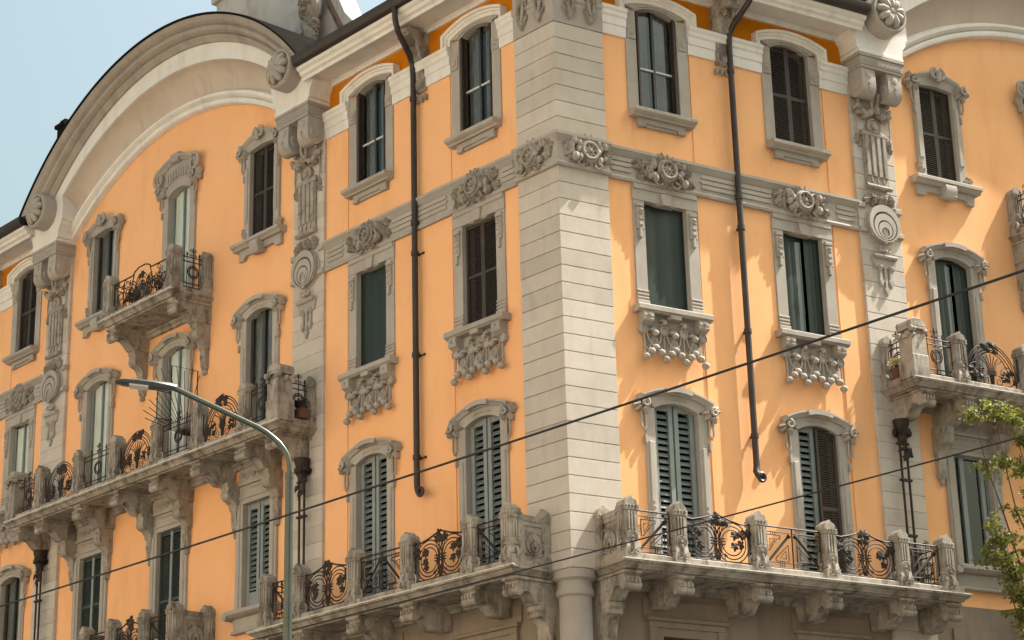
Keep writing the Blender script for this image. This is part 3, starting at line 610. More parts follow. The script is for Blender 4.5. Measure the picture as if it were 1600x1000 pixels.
def sur_gable4door(b):
    rng = random.Random(33); zb = ZS4
    for sg in (-1, 1):
        a, e = sorted((sg*(HW-.03), sg*.74)); b.box(a, e, -.3, .07, zb, 21.87, .012)
    b.arch(arc(-.5,.5,21.85,.16,14), arc(-.76,.76,22.1,.22,14), -.3, .08)
    b.arch(arc(-.72,.72,22.05,.22,14), arc(-.70,.70,22.5,.24,14), -.05, .10, .03)
    b.sweep(arc(-.78,.78,22.48,.26,14), [(-.04,0),(-.04,.16),(.02,.2),(.05,.26),(.10,.26),(.10,0)])
    b.prism([(-.16,22.66),(.16,22.66),(.20,22.9),(-.20,22.9)], -.01, .26, .02)
    for k in range(9): b.box(-.5+k*.118,-.5+k*.118+.06,.08,.145,22.24+.05*(1-abs(k-4)/4),22.46+.08*(1-abs(k-4)/4),.01)
    for sg in (-1, 1):
        b.scroll(sg*.80, 22.42, .18, .24, .06, 1.5, pi/2, -sg, 26, 6); b.tube([(sg*.66,.12,22.1),(sg*.68,.13,21.9)], .05, 6)
    ears(b, .80, 22.12, rng, True, .2)
def sur_low(b):                                              # gable second-floor window under the long balcony
    rng = random.Random(41); zb = 10.55
    for sg in (-1, 1):
        a, e = sorted((sg*HW, sg*.80)); b.box(a, e, -.3, .07, zb-.02, 13.05, .012); b.box(a+.05, e-.08, .06, .10, zb, 13.05, .015)
    b.box(-.80,.80,-.3,.07,13.05,13.16); b.box(-.80,.80,-.02,.10,13.16,13.22,.012); b.box(-.72,.72,-.02,.06,13.22,13.48,.012); b.box(-.74,.74,-.02,.12,13.48,13.56,.015); b.box(-.72,.72,-.02,.05,13.56,13.9)
    for k in range(12): b.ring(-.6+k*.11, 13.36, .065, .055, .02, 9, 4, 0, pi)
    for sg in (-1, 1):
        for k in range(4): b.scroll(sg*(.14+.14*k), 13.70+.02*(k%2), .07, .075, .022, 1.3, 0, sg*(-1)**k, 14, 4)
    for k in range(4): b.leaf(rng.uniform(-.1,.1), 13.7, .06, k*1.57+.4, .14, .1)
def sill_low(b):
    b.extr([(-.3,10.55),(-.3,10.40),(.20,10.40),(.26,10.44),(.30,10.47),(.30,10.54),(.28,10.56)], -.86, .86)
    b.box(-.80,.80,-.01,.10,10.12,10.40,.015); b.box(-.84,.84,-.01,.14,10.04,10.12,.02)
    for sg in (-1, 1): b.tube([(sg*.88,-.02,10.44),(sg*.88,.3,10.44)], .09, 9)
def sur_base(b):                                             # moulded frame of the mezzanine windows below the balcony
    for sg in (-1, 1):
        a, e = sorted((sg*.56, sg*.86)); b.box(a, e, -.25, .05, 5.5, 8.502); a, e = sorted((sg*.72, sg*.90)); b.box(a, e, -.02, .09, 5.5, 8.66)
    b.box(-.86,.86,-.25,.05,8.5,8.66); b.box(-.90,.90,-.02,.09,8.66,8.78,.01); b.box(-.96,.96,-.02,.14,8.78,8.86,.02); b.box(-1.0,1.0,-.02,.04,8.86,9.2)
def low_console(b):                                          # scrolled corbel under the balcony bracket (z 0 = its top)
    prof = [(-.02,0),(.40,0),(.42,-.06),(.40,-.1)]+[(.26+.14*cos(.6-2.2*i/7), -.26+.15*sin(.6-2.2*i/7)) for i in range(8)]+[(.16,-.5),(.13,-.62),(-.02,-.62)]
    b.extr(prof, -.15, .15); b.tube([(-.16,.26,-.26),(.16,.26,-.26)], .09, 9)
    for k in range(3): b.box(-.11+k*.09,-.11+k*.09+.045,.1,.43-.03*k,-.09,-.01)
    b.extr([(-.02,-.62),(.12,-.62),(.13,-.8),(.09,-1.05),(.05,-1.12),(-.02,-1.12)], -.11, .11)
    for k in range(4): b.leaf(0, -.78-k*.12, .13-.015*k, -pi/2+(.35 if k%2 else -.35), .17, .13, lobes=3, cup=.03)
    b.ball(0,.07,-1.2,.05,.05,.08)

def frame(b, x0, x1, z0, z1, t=.06, d0=-.03, d1=.03):
    b.box(x0,x0+t,d0,d1,z0,z1); b.box(x1-t,x1,d0,d1,z0,z1); b.box(x0+t,x1-t,d0,d1,z0,z0+t); b.box(x0+t,x1-t,d0,d1,z1-t,z1)
def louvre_leaf(h, w=.50):
    def f(b):
        frame(b, -w/2, w/2, 0, h, .055, -.02, .025); b.box(-w/2+.055, w/2-.055, -.018, .02, h*.48, h*.48+.07)
        n = int(h/.052)
        for i in range(1, n):
            z = .055+(h-.11)*i/n
            b.add([(-w/2+.05,-.018,z+.018),(w/2-.05,-.018,z+.018),(w/2-.05,.018,z-.02),(-w/2+.05,.018,z-.02),(-w/2+.05,-.018,z+.026),(w/2-.05,-.018,z+.026),(w/2-.05,.018,z-.012),(-w/2+.05,.018,z-.012)],
                  [(0,1,2,3),(4,7,6,5),(0,4,5,1),(3,2,6,7)])
    return f
def sheetfold(w, h, amp=.03, n=24, ph=0.0, drop=0.0):
    def f(b):
        xs = [-w/2+w*i/n for i in range(n+1)]; q = [amp*sin(i*1.1+ph)+amp*.5*sin(i*2.3+1) for i in range(n+1)]
        b.add([(x,d,0) for x,d in zip(xs,q)]+[(x,d*.6,h) for x,d in zip(xs,q)], [(i,i+1,n+2+i,n+1+i) for i in range(n)])
    return f
def window(F, xc, zb, zt, fill, sur, surz=0.0, sill=None, extra=(), surmat='stone', seed=0):
    h = zt-zb; hw = .575; frm = {'louvre': 'brown_wood', 'greenlouvre': 'green_wood', 'sash': 'dark_frame', 'openshutter': 'dark_frame', 'cloth': 'dark_frame', 'clothgap': 'dark_frame', 'blinddoor': 'blue_grey_paint', 'half': 'blue_grey_paint',
        'bluewindow': 'blue_grey_paint', 'glassdoor': 'dark_frame', 'darkdoor': 'dark_frame', 'plain': 'dark_frame'}[fill]
    wo = part(F, 'window', M('wframe%s%.2f' % (frm, h), lambda b: frame(b, -hw, hw, 0, h, .055, -.05, .03), frm, 'window'), xc, -.11, zb)
    if sur: sub('surround', M('sur_'+sur.__name__, sur, surmat, 'surround'), wo, 0, .11, surz-zb)
    if sill: sub('sill', M('sill_'+sill.__name__, sill, surmat, 'sill'), wo, 0, .11, -zb)
    for nm, fn in extra: sub(nm, M('ex_'+fn.__name__, fn, 'stone', nm), wo, 0, .11, -zb).scale = (1.07, 1.25, 1)
    def room(b): b.add([(-.6,-.04,0),(.6,-.04,0),(.6,-.04,h),(-.6,-.04,h),(-.6,-1.1,0),(.6,-1.1,0),(.6,-1.1,h),(-.6,-1.1,h)], [(4,5,6,7),(0,1,5,4),(3,7,6,2),(0,4,7,3),(1,2,6,5)])
    sub('interior', M('room%.2f' % h, room, 'interior', 'interior', 0), wo)
    def pane(x0, x1, z0, z1, d=-.01): sub('pane', M('pane%.2f%.2f' % (x1-x0, z1-z0), lambda b: b.add([(-(x1-x0)/2,0,0),((x1-x0)/2,0,0),((x1-x0)/2,0,z1-z0),(-(x1-x0)/2,0,z1-z0)], [(0,1,2,3)]), 'window_glass', 'pane', 0), wo, (x0+x1)/2, d, z0)
    def stile(m, *boxes): sub('sash', one(lambda b: [b.box(*q) for q in boxes], m, 'sash'), wo)
    def leafs(m, h0=0.0, sides=(-1, 1)):
        for sg in sides: sub('shutter', M('louvre%s%.2f' % (m, h-.11), louvre_leaf(h-.11, .52), m, 'shutter'), wo, sg*.262, .035, .055)
    if fill == 'louvre': leafs('brown_wood')
    elif fill == 'greenlouvre':
        leafs('green_wood'); stile('blue_grey_paint', (-.045,.045,.05,.085,.05,h-.05))
    elif fill in ('cloth', 'clothgap'):
        w = 1.04 if fill == 'cloth' else .40
        for x in ((0,) if fill == 'cloth' else (-.32, .32)): sub('hanging_cloth', M('cloth%.2f%.2f' % (w, h), sheetfold(w, h-.08, .007, 14), 'green_cloth', 'hanging_cloth'), wo, x, .02, .04)
        if fill == 'clothgap': pane(-.16,.16,.06,h-.06,-.03); sub('curtain', M('cur%.2f%.2f' % (.3, h), sheetfold(.3, h-.1, .02), 'curtain', 'curtain'), wo, 0, -.2, .05)
    elif fill in ('sash', 'openshutter'):
        m = 'dark_frame'; z2 = h*.42
        stile(m, (-.03,.03,-.04,.03,.05,h-.05), (-.52,-.46,-.04,.02,.05,h-.05), (.46,.52,-.04,.02,.05,h-.05)); stile('pale_rail', (-.46,-.03,-.01,.035,z2,z2+.035), (.03,.46,-.01,.035,z2,z2+.035))
        for a, e in ((-.46,-.03),(.03,.46)):
            pane(a, e, .055, z2); pane(a, e, z2+.035, h-.055)
        for sg in (-1, 1): sub('curtain', M('curs%.2f' % h, sheetfold(.36, h-.1, .014), 'curtain' if seed else 'dark_curtain', 'curtain'), wo, sg*.27, -.08, .05)
        for sg in (-1, 1): sub('shutter', M('folded%.2f' % (h-.2), louvre_leaf(h-.2, .18), 'brown_wood', 'shutter'), wo, sg*.475, .07, .055, rz=radians(84)*sg)
    elif fill == 'glassdoor':
        stile('blue_grey_paint', (-.52,-.46,-.03,.03,.05,h-.05), (.46,.52,-.03,.03,.05,h-.05), (-.46,.46,-.03,.03,.05,.22), (-.02,.02,-.03,.03,.22,h-.05))
        pane(-.46,-.02,.22,h-.055); pane(.02,.46,.22,h-.055)
        for sg in (-1, 1): sub('curtain', M('curg%.2f' % h, sheetfold(.46, h-.1, .010, 16), 'curtain', 'curtain'), wo, sg*.235, -.045, .05)
    elif fill in ('darkdoor', 'plain'):
        stile('dark_frame', (-.05,.05,-.03,.04,.05,h-.05), (-.52,-.44,-.03,.03,.05,h-.05), (.44,.52,-.03,.03,.05,h-.05), (-.44,-.05,-.03,.03,.05,.3), (.05,.44,-.03,.03,.05,.3))
        pane(-.44,-.05,.3,h-.055); pane(.05,.44,.3,h-.055)
        cm = 'curtain' if fill == 'glassdoor' else 'dark_curtain'
        for sg in (-1, 1): sub('curtain', M('curd%s%.2f' % (cm, h), sheetfold(.44, h-.1, .012), cm, 'curtain'), wo, sg*.245, -.055, .05)
    elif fill == 'bluewindow':
        m = 'blue_grey_paint'
        stile(m, (-.28,-.16,-.03,.05,.05,h-.05), (-.52,-.44,-.03,.04,.05,h-.05), (.30,.40,-.03,.05,.05,h-.05), (.46,.52,-.03,.02,.05,h-.05))
        pane(-.44,-.28,.055,h-.055); pane(-.16,.30,.055,h-.055)
    elif fill in ('blinddoor', 'half'):
        m = 'blue_grey_paint'; sides = ((-.5,-.02),(.02,.5)) if fill == 'blinddoor' else ((-.5,-.02),)
        for a, e in sides:
            stile(m, (a,a+.10,-.02,.05,.05,h-.05), (e-.10,e,-.02,.05,.05,h-.05), (a+.10,e-.10,-.02,.04,.05,.42), (a+.10,e-.10,-.02,.04,h-.17,h-.05), (a+.10,e-.10,-.02,.04,.47,.50))
            n = int((h-.62)/.135)
            sl = M('slat%.3f' % (e-a), lambda b: b.add([(-(e-a)/2+.09,-.02,.085),((e-a)/2-.09,-.02,.085),((e-a)/2-.09,.03,0),(-(e-a)/2+.09,.03,0),(-(e-a)/2+.09,-.02,.1),((e-a)/2-.09,-.02,.1),((e-a)/2-.09,.03,.015),(-(e-a)/2+.09,.03,.015)], [(0,1,2,3),(4,7,6,5),(0,4,5,1),(3,2,6,7),(0,3,7,4),(1,5,6,2)]), 'slat_paint', 'slat', 0)
            for i in range(n): sub('slat', sl, wo, (a+e)/2, 0, .54+i*(h-.74)/n)
        if fill == 'half':
            sub('shutter', M('louvre%s%.2f' % ('brown_wood', h-.11), louvre_leaf(h-.11, .52), 'brown_wood', 'shutter'), wo, .24, .09, .055)
    return wo
for F in 'LR':
    s = FR[F][3]; c = CEN[F]; L = F == 'L'
    cols = [('c1', 'sash' if L else 'openshutter', 'louvre' if L else 'cloth', 'blinddoor'), ('c2', 'sash' if L else 'louvre', 'cloth' if L else 'clothgap', 'blinddoor' if L else 'half')]
    if L: cols += [('k1', 'louvre', 'glassdoor', 'darkdoor'), ('k2', 'louvre', 'louvre', 'darkdoor')]
    for k, f4, f3, f2 in cols:
        x = s*c[k]
        window(F, x, Z4B, 22.06, f4, sur_top, 0, sill_top, seed=0 if L else 1)
        window(F, x, Z3B, Z3T+.02, f3, sur_mid, 0, sill_mid, (('bead_apron', apron),))
        window(F, x, ZS1+.08, 13.24, f2, sur_door)
        window(F, x, 5.7, 8.52, 'plain', sur_base, surmat='base_stone')
    for k, f4, f3, f2 in (('g1', 'louvre', 'darkdoor' if L else 'clothgap', 'blinddoor' if L else 'bluewindow'), ('g2', 'glassdoor', 'glassdoor', 'greenlouvre'), ('g3', 'darkdoor', 'glassdoor', 'greenlouvre')):
        x = s*c[k]
        if k == 'g2': window(F, x, ZS4+.05, 22.2, f4, sur_gable4door)
        else: window(F, x, Z4B, 22.0, f4, sur_gable4, 0, sill_gable4)
        window(F, x, ZS3+.08, 17.73, f3, sur_door, 4.49)
        w = window(F, x, 10.55 if k != 'g2' else 9.7, 13.07, f2, sur_low, 0, sill_low if k != 'g2' else None)
        window(F, x, 5.7, 8.52, 'plain', sur_base, surmat='base_stone')

# ------------------------------------------------------------------ balconies
def rrows(b, xa, xb, dm, rows):
    vs = []
    for z, q in rows: vs += [(xa+q,-.05,z),(xb-q,-.05,z),(xb-q,dm-q,z),(xa+q,dm-q,z)]
    n = len(rows); b.add(vs, [(0,3,2,1),tuple(4*(n-1)+i for i in range(4))]+[(4*k+i,4*k+(i+1)%4,4*k+4+(i+1)%4,4*k+4+i) for k in range(n-1) for i in range(4)])
def slab(xa, xb, dm=1.22):
    def f(b):
        rrows(b, xa, xb, dm, [(-.17,.20),(-.15,.19),(-.14,.12),(-.10,.10),(-.07,.05),(-.045,.03),(-.035,0),(0,0),(.012,.02)])
        b.extr([(-.02,-.16),(.16,-.16),(.15,-.22),(.09,-.25),(.08,-.32),(-.02,-.34)], xa+.2, xb-.2)
        b.box(xa+.10, xb-.10, dm-.34, dm-.085, .0, .15, .02); b.box(xa+.10, xa+.34, -.04, dm-.345, 0, .148); b.box(xb-.34, xb-.10, -.04, dm-.345, 0, .148)
        b.box(xa+.05, xb-.05, -.04, dm-.05, .0, .03)
    return f
def post(b, urn=False):
    w = .14
    b.box(-w-.03,w+.03,-w-.03,w+.03,.0,.22); b.extr([(w,.22),(w+.03,.22),(w+.015,.28),(w,.34)], -w, w); b.box(-w,w,-w,w,.24,.93)
    b.box(-w-.02,w+.02,-w-.02,w+.02,.93,1.04)
    t = [(-w-.005,1.04),(w+.005,1.04),(w+.005,1.10),(w*.75,1.15),(w*.45,1.155),(.0,1.22),(-w*.45,1.155),(-w*.75,1.15),(-w-.005,1.10)]
    b.prism(t, -w, w+.005, .015)
    for q in range(4):                                       # carving on all four faces
        sb = MB()
        for k in range(3): sb.box(-.09+k*.066,-.09+k*.066+.04,w-.01,w+.026,.55,.90,.008)
        for k in range(4): sb.leaf(-.11+k*.073, 1.03, w+.03, -pi/2-.2, .12, .065, drop=.03, cup=.02, lobes=3)
        for k in range(3): sb.ring(0, .42, w+.012, .04+.036*k, .014, 12, 4, -.5, pi+.5)
        sb.ball(0,w+.01,.42,.03,n=6,m=4); sb.tube([(0,w+.01,.36),(0,w+.06,.26),(0,w+.04,.16)], .025, 5)
        if q == 0:
            for sg in (-1, 1): sb.scroll(sg*.07, .13, w+.05, .06, .02, 1.3, pi/2, sg, 14, 4)
        ca, sa = cos(q*pi/2), sin(q*pi/2); o = len(b.v)
        b.v += [(x*ca-y*sa, x*sa+y*ca, z) for x, y, z in sb.v]; b.f += [tuple(i+o for i in f) for f in sb.f]
def post_urn(b):
    post(b); w = .2; rng = random.Random(2)
    b.box(-w-.03,w+.03,-w-.03,w+.03,0,.5,.02); b.box(-w,w,-w,w,.5,.95); b.box(-w-.02,w+.02,-w-.02,w+.02,1.08,1.13)
    b.prism([(-.22,1.13),(.22,1.13),(.24,1.2),(.19,1.28),(.08,1.33),(-.1,1.33),(-.2,1.27),(-.24,1.2)], -.22, .22, .04)
    for q in range(26):
        a = rng.uniform(0, 2*pi); x = max(-.22,min(.22,.34*cos(a))); d = max(-.22,min(.22,.34*sin(a)))
        b.ball(x, d, .98+rng.uniform(-.08,.09)-(.06 if abs(x)<.1 or abs(d)<.1 else 0), rng.uniform(.04,.07), n=6, m=4)
def bracket(b):                                              # z 0 = soffit
    prof = [(-.03,0),(1.02,0),(1.02,-.07),(.98,-.09),(.98,-.13),(1.04,-.16),(1.04,-.22)]+[(.94+.10*cos(.3-2.6*i/7), -.27+.09*sin(.3-2.6*i/7)) for i in range(8)]+[(.80,-.27),(.70,-.26),(.60,-.33),(.48,-.46),(.42,-.50),(-.03,-.50)]
    b.extr(prof, -.17, .17); b.box(-.205,.205,-.03,1.05,-.055,.0,.01)
    b.tube([(-.19,.95,-.27),(.19,.95,-.27)], .095, 10)
    for k in range(4): b.box(-.15+k*.085,-.15+k*.085+.045,.97,1.07,-.23,-.14,.01)
    for sg in (-1, 1):
        for k in range(4): b.add([(sg*.165,.42,-.06-k*.1),(sg*.165,.36,-.11-k*.1),(sg*.165,.48,-.11-k*.1),(sg*.195,.42,-.10-k*.1)], [(0,1,3),(1,2,3),(2,0,3)])
        for R in (.07, .12, .165):
            b.tube([(sg*.17,.17+R*cos(a),-.27+R*sin(a)) for a in [2*pi*i/12-.4 for i in range(11)]], .022, 4)
        b.box(sg*.17-.012,sg*.17+.012,.0,.34,-.49,-.06)
def corbel(b):                                               # lower corbel below the corner brackets
    b.extr([(-.03,-.5),(.46,-.5),(.46,-.58),(.40,-.62),(.40,-.70)]+[(.40-.22*sin(pi/2*i/6), -.70-.34*(1-cos(pi/2*i/6))) for i in range(1,7)]+[(.16,-1.12),(.2,-1.16),(.2,-1.24),(.12,-1.3),(-.03,-1.3)], -.17, .17)
    for sg in (-1, 1): b.tube([(sg*.17,.36-.22*sin(pi/2*i/6), -.70-.28*(1-cos(pi/2*i/6))) for i in range(7)], .018, 4)
IR = .016
def vine(W, H=.86):
    def f(b):
        rng = random.Random(int(W*100)); h = W/2
        top = [(-h,0,H-.04),(-h*.75,0,H-.06),(-h*.4,0,H+.0),(0,0,H+.10),(h*.4,0,H+.0),(h*.75,0,H-.06),(h,0,H-.04)]
        b.tube(top, IR*1.2, 5); b.tube([(-h,0,.04),(h,0,.04)], IR, 5)
        for sg in (-1, 1):
            b.tube([(sg*h,0,0),(sg*h,0,H-.02)], IR, 5); R = min(.40, h*.52); cx = sg*(h-R-.0)*.92
            for k in range(3): b.ring(cx, .42, 0, R-.075*k, IR*.8, 22, 4)
            for k in range(4): b.leaf(cx+sg*.10+rng.uniform(-.1,.1), .42+rng.uniform(-.14,.14), .02, rng.uniform(0,6.28), .2, .19, back=True)
            for k in range(5): b.ball(cx+sg*(R*.7)+rng.uniform(-.06,.06), .02, .60+rng.uniform(-.1,.12), .035, n=6, m=4)
            b.leaf(sg*(h-.08), .56, .03, pi/2, .22, .2, back=True)
            for k in range(3): b.tube([(sg*.02*k,.0,.05),(sg*(.03+.03*k),0,.3),(sg*(.02+.02*k),0,.5),(sg*(.03+.06*k),0,.78)], IR*.7, 4)
            b.scroll(sg*.13, .12, .01, .08, IR*.8, 1.3, 0 if sg > 0 else pi, sg, 14, 4); b.scroll(sg*.09, -.10, .08, .07, IR*.8, 1.2, 0 if sg > 0 else pi, -sg, 12, 4)
        for k in range(3): b.box(-.16,.16,-.015,.03,.36+k*.055,.38+k*.055)
        for k in range(7): b.leaf(rng.uniform(-.16,.16), .84+rng.uniform(-.12,.10), .03, rng.uniform(0,6.28), .19, .18, back=True)
        for k in range(4): b.leaf(rng.uniform(-.12,.12), -.06+rng.uniform(-.04,.05), .06, -pi/2+rng.uniform(-1,1), .14, .1, back=True, lobes=3)
    return f
def geo(W, H=.84, two=True):
    def f(b):
        h = W/2
        for z in (.04, .14, H-.10, H): b.tube([(-h,0,z),(h,0,z)], IR*(1.2 if z == H else .8), 5)
        for x in (-h, h)+((0,) if two else ()): b.tube([(x,0,0),(x,0,H)], IR, 5)
        for sg in ((-1, 1) if two else (1,)):
            x0 = sg*.03 if two else h*.9; q = h*.92 if two else W*.85; T = lambda u, z: (x0+sg*q*u*(1 if two else -1), 0, z)
            for off in (0, .05, .1): b.tube([T(.06+off,.68-.2*off),T(.94-.2*off,.10+off*.6)], IR*.7, 4)
            b.ball(*T(.08,.68)[:1], .0, .68, .045, n=7, m=5)
            b.tube([T(.12,.18),T(.12,.5),T(.62,.22),T(.62,.17),T(.12,.17)], IR*.7, 4); b.tube([T(.22,.22),T(.22,.38),T(.45,.24),T(.22,.22)], IR*.6, 4)
            b.tube([T(.92,.68),T(.42,.68),T(.42,.62),T(.55,.60),T(.86,.36),T(.92,.36),T(.92,.68)], IR*.7, 4); b.tube([T(.82,.6),T(.62,.6),T(.82,.44),T(.82,.6)], IR*.6, 4)
            for k in range(3): b.tube([T(.3+.08*k,.04),T(.3+.08*k,.17)], IR*.6, 4); b.tube([T(.6+.08*k,.68),T(.6+.08*k,.76)], IR*.6, 4); b.tube([T(.92,.45+.05*k),T(1.05,.45+.05*k)], IR*.6, 4)
    return f
def fan(W, H=.92):
    def f(b):
        rng = random.Random(int(W*70)+1); h = W/2
        b.tube([(-h,0,.02),(h,0,.02)], IR, 5)
        for sg in (-1, 1): b.tube([(sg*h,0,0),(sg*h,0,.74)], IR, 5)
        for a, e, z0 in ((h*.98,H,.06),(h*.9,H*.92,.08),(h*.80,H*.80,.1),(h*.66,H*.72,.12)):
            b.ring(0, z0, 0, a, IR*.85, 26, 4, 0, pi, e)
        for k in range(7):
            t = (k-3)/3; b.tube([(t*.04,0,.05),(t*.07,0,.30),(t*.18*h,0,.52),(t*.42*h,0,.74-.12*abs(t))], IR*.8, 4)
        for sg in (-1, 1):
            b.scroll(sg*h*.55, .30, 0, .26, IR*.9, 1.6, -pi/2, sg, 26, 4); b.scroll(sg*h*.24, .14, .01, .12, IR*.8, 1.4, pi/2, -sg, 16, 4); b.scroll(sg*.09, -.08, .08, .08, IR*.8, 1.2, 0 if sg > 0 else pi, -sg, 12, 4)
            for k in range(5): b.leaf(sg*h*.6+rng.uniform(-.14,.14), .27+rng.uniform(-.12,.14), .02, rng.uniform(0,6.28), .17, .15, back=True)
            for k in range(4): b.ball(sg*h*.4+rng.uniform(-.1,.1), .03, .3+rng.uniform(-.1,.1), .035, n=6, m=4)
        for k in range(9): b.leaf(rng.uniform(-.22,.22), .82+rng.uniform(-.1,.12), .03, rng.uniform(0,6.28), .19, .18, back=True)
        for k in range(5): b.leaf(rng.uniform(-.14,.14), -.02+rng.uniform(-.05,.06), .06, -pi/2+rng.uniform(-1,1), .16, .1, back=True, lobes=3)
        for k in range(3): b.box(-.12,.12,-.015,.03,.26+k*.04,.28+k*.04)
    return f
def ringrail(W, H=.84):
    def f(b):
        h = W/2
        for z in (.06, .16, H-.12, H): b.tube([(-h,0,z),(h,0,z)], IR*.9, 5)
        for k in range(5):
            x = -h+W*k/4; b.tube([(x,0,0),(x,0,H+(.08 if k in (1,3) else 0))], IR*.8, 4)
            if k in (1, 3): b.prism([(x-.03,H+.05),(x,H+.14),(x+.03,H+.05)], -.012, .012)
        b.ring(0, .46, .01, .16, IR, 18, 4); b.ring(0, .46, .01, .115, IR, 18, 4)
        for k in range(8): b.tube([(.115*cos(k*pi/4),.01,.46+.115*sin(k*pi/4)),(.16*cos(k*pi/4),.01,.46+.16*sin(k*pi/4))], IR*.8, 4)
        b.tube([(0,0,H),(0,0,H+.26)], IR*.9, 4)
        for sg in (-1, 1): b.scroll(sg*.05, H+.17, 0, .05, IR*.7, 1.2, 0 if sg > 0 else pi, sg, 12, 4); b.scroll(sg*.06, H+.07, 0, .04, IR*.7, 1.2, 0 if sg > 0 else pi, -sg, 12, 4); b.scroll(sg*.07, .0, .03, .06, IR*.8, 1.2, 0 if sg > 0 else pi, -sg, 12, 4)
        for k in range(4): b.leaf((k-1.5)*.06, -.03, .03, -pi/2+(k-1.5)*.4, .13, .08, back=True, lobes=3)
    return f
def lyre(W, H=.86):
    def f(b):
        h = W/2; b.tube([(-h,0,H-.06),(-.42,0,H-.06),(-.34,0,H+.02),(-.15,0,H+.09),(.15,0,H+.09),(.34,0,H+.02),(.42,0,H-.06),(h,0,H-.06)], IR*1.2, 5); b.tube([(-h,0,.04),(h,0,.04)], IR, 5)
        for sg in (-1, 1):
            b.tube([(sg*h,0,0),(sg*h,0,H-.06)], IR, 5)
            for q, R in ((.74,.30),(.74,.23),(.36,.30),(.36,.22)): b.scroll(sg*h*q, .36, 0, R, IR*.9, 1.5, pi/2, sg, 24, 4)
            b.ring(sg*h*.9, H-.15, 0, .06, IR*.8, 12, 4); b.ring(sg*h*.6, H-.15, 0, .06, IR*.8, 12, 4)
            b.tube([(sg*.42,0,.04),(sg*.5,0,.4),(sg*.36,0,H)], IR, 4)
        for k in range(5): b.ring(0, .12, 0, .12+.06*k, IR*.8, 20, 4, 0, pi, .25+.1*k)
        rng = random.Random(6)
        for k in range(8): b.leaf(rng.uniform(-.2,.2), .5+rng.uniform(-.2,.25), .02, rng.uniform(0,6.28), .19, .18, back=True)
    return f
def stone_return(L):                                         # carved stone side panel, local x along its length
    def f(b):
        h = L/2
        b.box(-h,h,-.07,.07,.0,.12); b.box(-h,h,-.075,.075,.80,.92,.012); b.box(-h,h,-.04,.035,.12,.80)
        b.box(-h,-h+.10,-.065,.065,.12,.80); b.box(h-.10,h,-.065,.065,.12,.80); b.box(-h+.10,h-.10,-.06,.06,.72,.80)
        R = min(.20, h-.12)
        crescent(b, 0, .36, R, R*.62, .08); crescent(b, 0, .32, R*.5, R*.22, .085)
        for k in range(3): b.leaf((k-1)*R*.7, .62, .065, -pi/2+(k-1)*.4, .17, .13, lobes=3)
        for sg in (-1, 1): b.tube([(sg*(R+.0),.05,.18),(sg*(R*.6),.06,.14),(0,.06,.12)], .03, 4)
    return f
IRM = 'wrought_iron'; WS = 'weathered_stone'
def balcony(F, xs, zs, kinds, dm=1.22, corner=None, ends='iron', endpost=False, brk=None, lower=(), a=None, e=None):
    # xs: post positions along |x| from the inner end outwards
    s = FR[F][3]; xa, xb = sorted((s*(a if a is not None else xs[0]-.22), s*(e if e is not None else xs[-1]+.22)))
    bal = part(F, 'balcony', one(slab(xa, xb, dm), WS, 'balcony'), 0, 0, zs)
    def lip_strip(b): b.prism([(xa-.012,.0),(xb+.012,.0),(xb+.012,.022),(xa-.012,.022)], dm-.06, dm+.014, .006)
    sub('lip_highlight', one(lip_strip, 'pale_edge', 'lip_highlight'), bal)  # pale strip along the slab lip, standing in for its sunlit edge
    pd = dm-.21
    for i, x in enumerate(xs):
        urn = endpost and i in (0, len(xs)-1)
        sub('post', M('post_urn', post_urn, WS, 'post') if urn else M('post', post, WS), bal, s*x, pd-(.03 if urn else 0), .02)
    for i, k in enumerate(kinds):
        if not k: continue
        p, q = xs[i]+.17, xs[i+1]-.17; W = round(q-p, 2); fn = {'vine': vine, 'geo': geo, 'fan': fan, 'ring': ringrail, 'lyre': lyre, 'half': lambda w: geo(w, two=False)}[k]
        sub('railing', M('rail_%s%.2f' % (k, W), fn(W), IRM, 'railing'), bal, s*(p+q)/2, pd, .15, sx=s if k == 'half' else 1)
    for side, x in ((0, xs[0]), (1, xs[-1])):
        kind = corner if (side == 0 and corner) else ends; L = pd-.17-.16
        if kind == 'stone':
            sub('side_parapet', M('return%.2f' % L, stone_return(L), WS, 'side_parapet'), bal, s*x, .14+L/2, .13, rz=(-s if side == 0 else s)*pi/2)
            sub('post', M('post', post, WS), bal, s*x, .10, .02)
        elif kind == 'iron':
            sub('railing', M('rail_ring%.2f' % L, ringrail(L), IRM, 'railing'), bal, s*x, .14+L/2, .15, rz=pi/2)
            sub('post', M('post', post, WS), bal, s*x, .08, .02)
    for x in (brk or xs): sub('bracket', M('bracket', bracket, WS), bal, s*x, 0, -.165)
    for x, kind in lower:
        me = M('corbel', corbel, WS) if kind == 'corbel' else M('low_console', low_console, 'carved_stone', 'console')
        sub('corbel' if kind == 'corbel' else 'console', me, bal, s*x, 0, -.165 if kind == 'corbel' else -.665)
    return bal
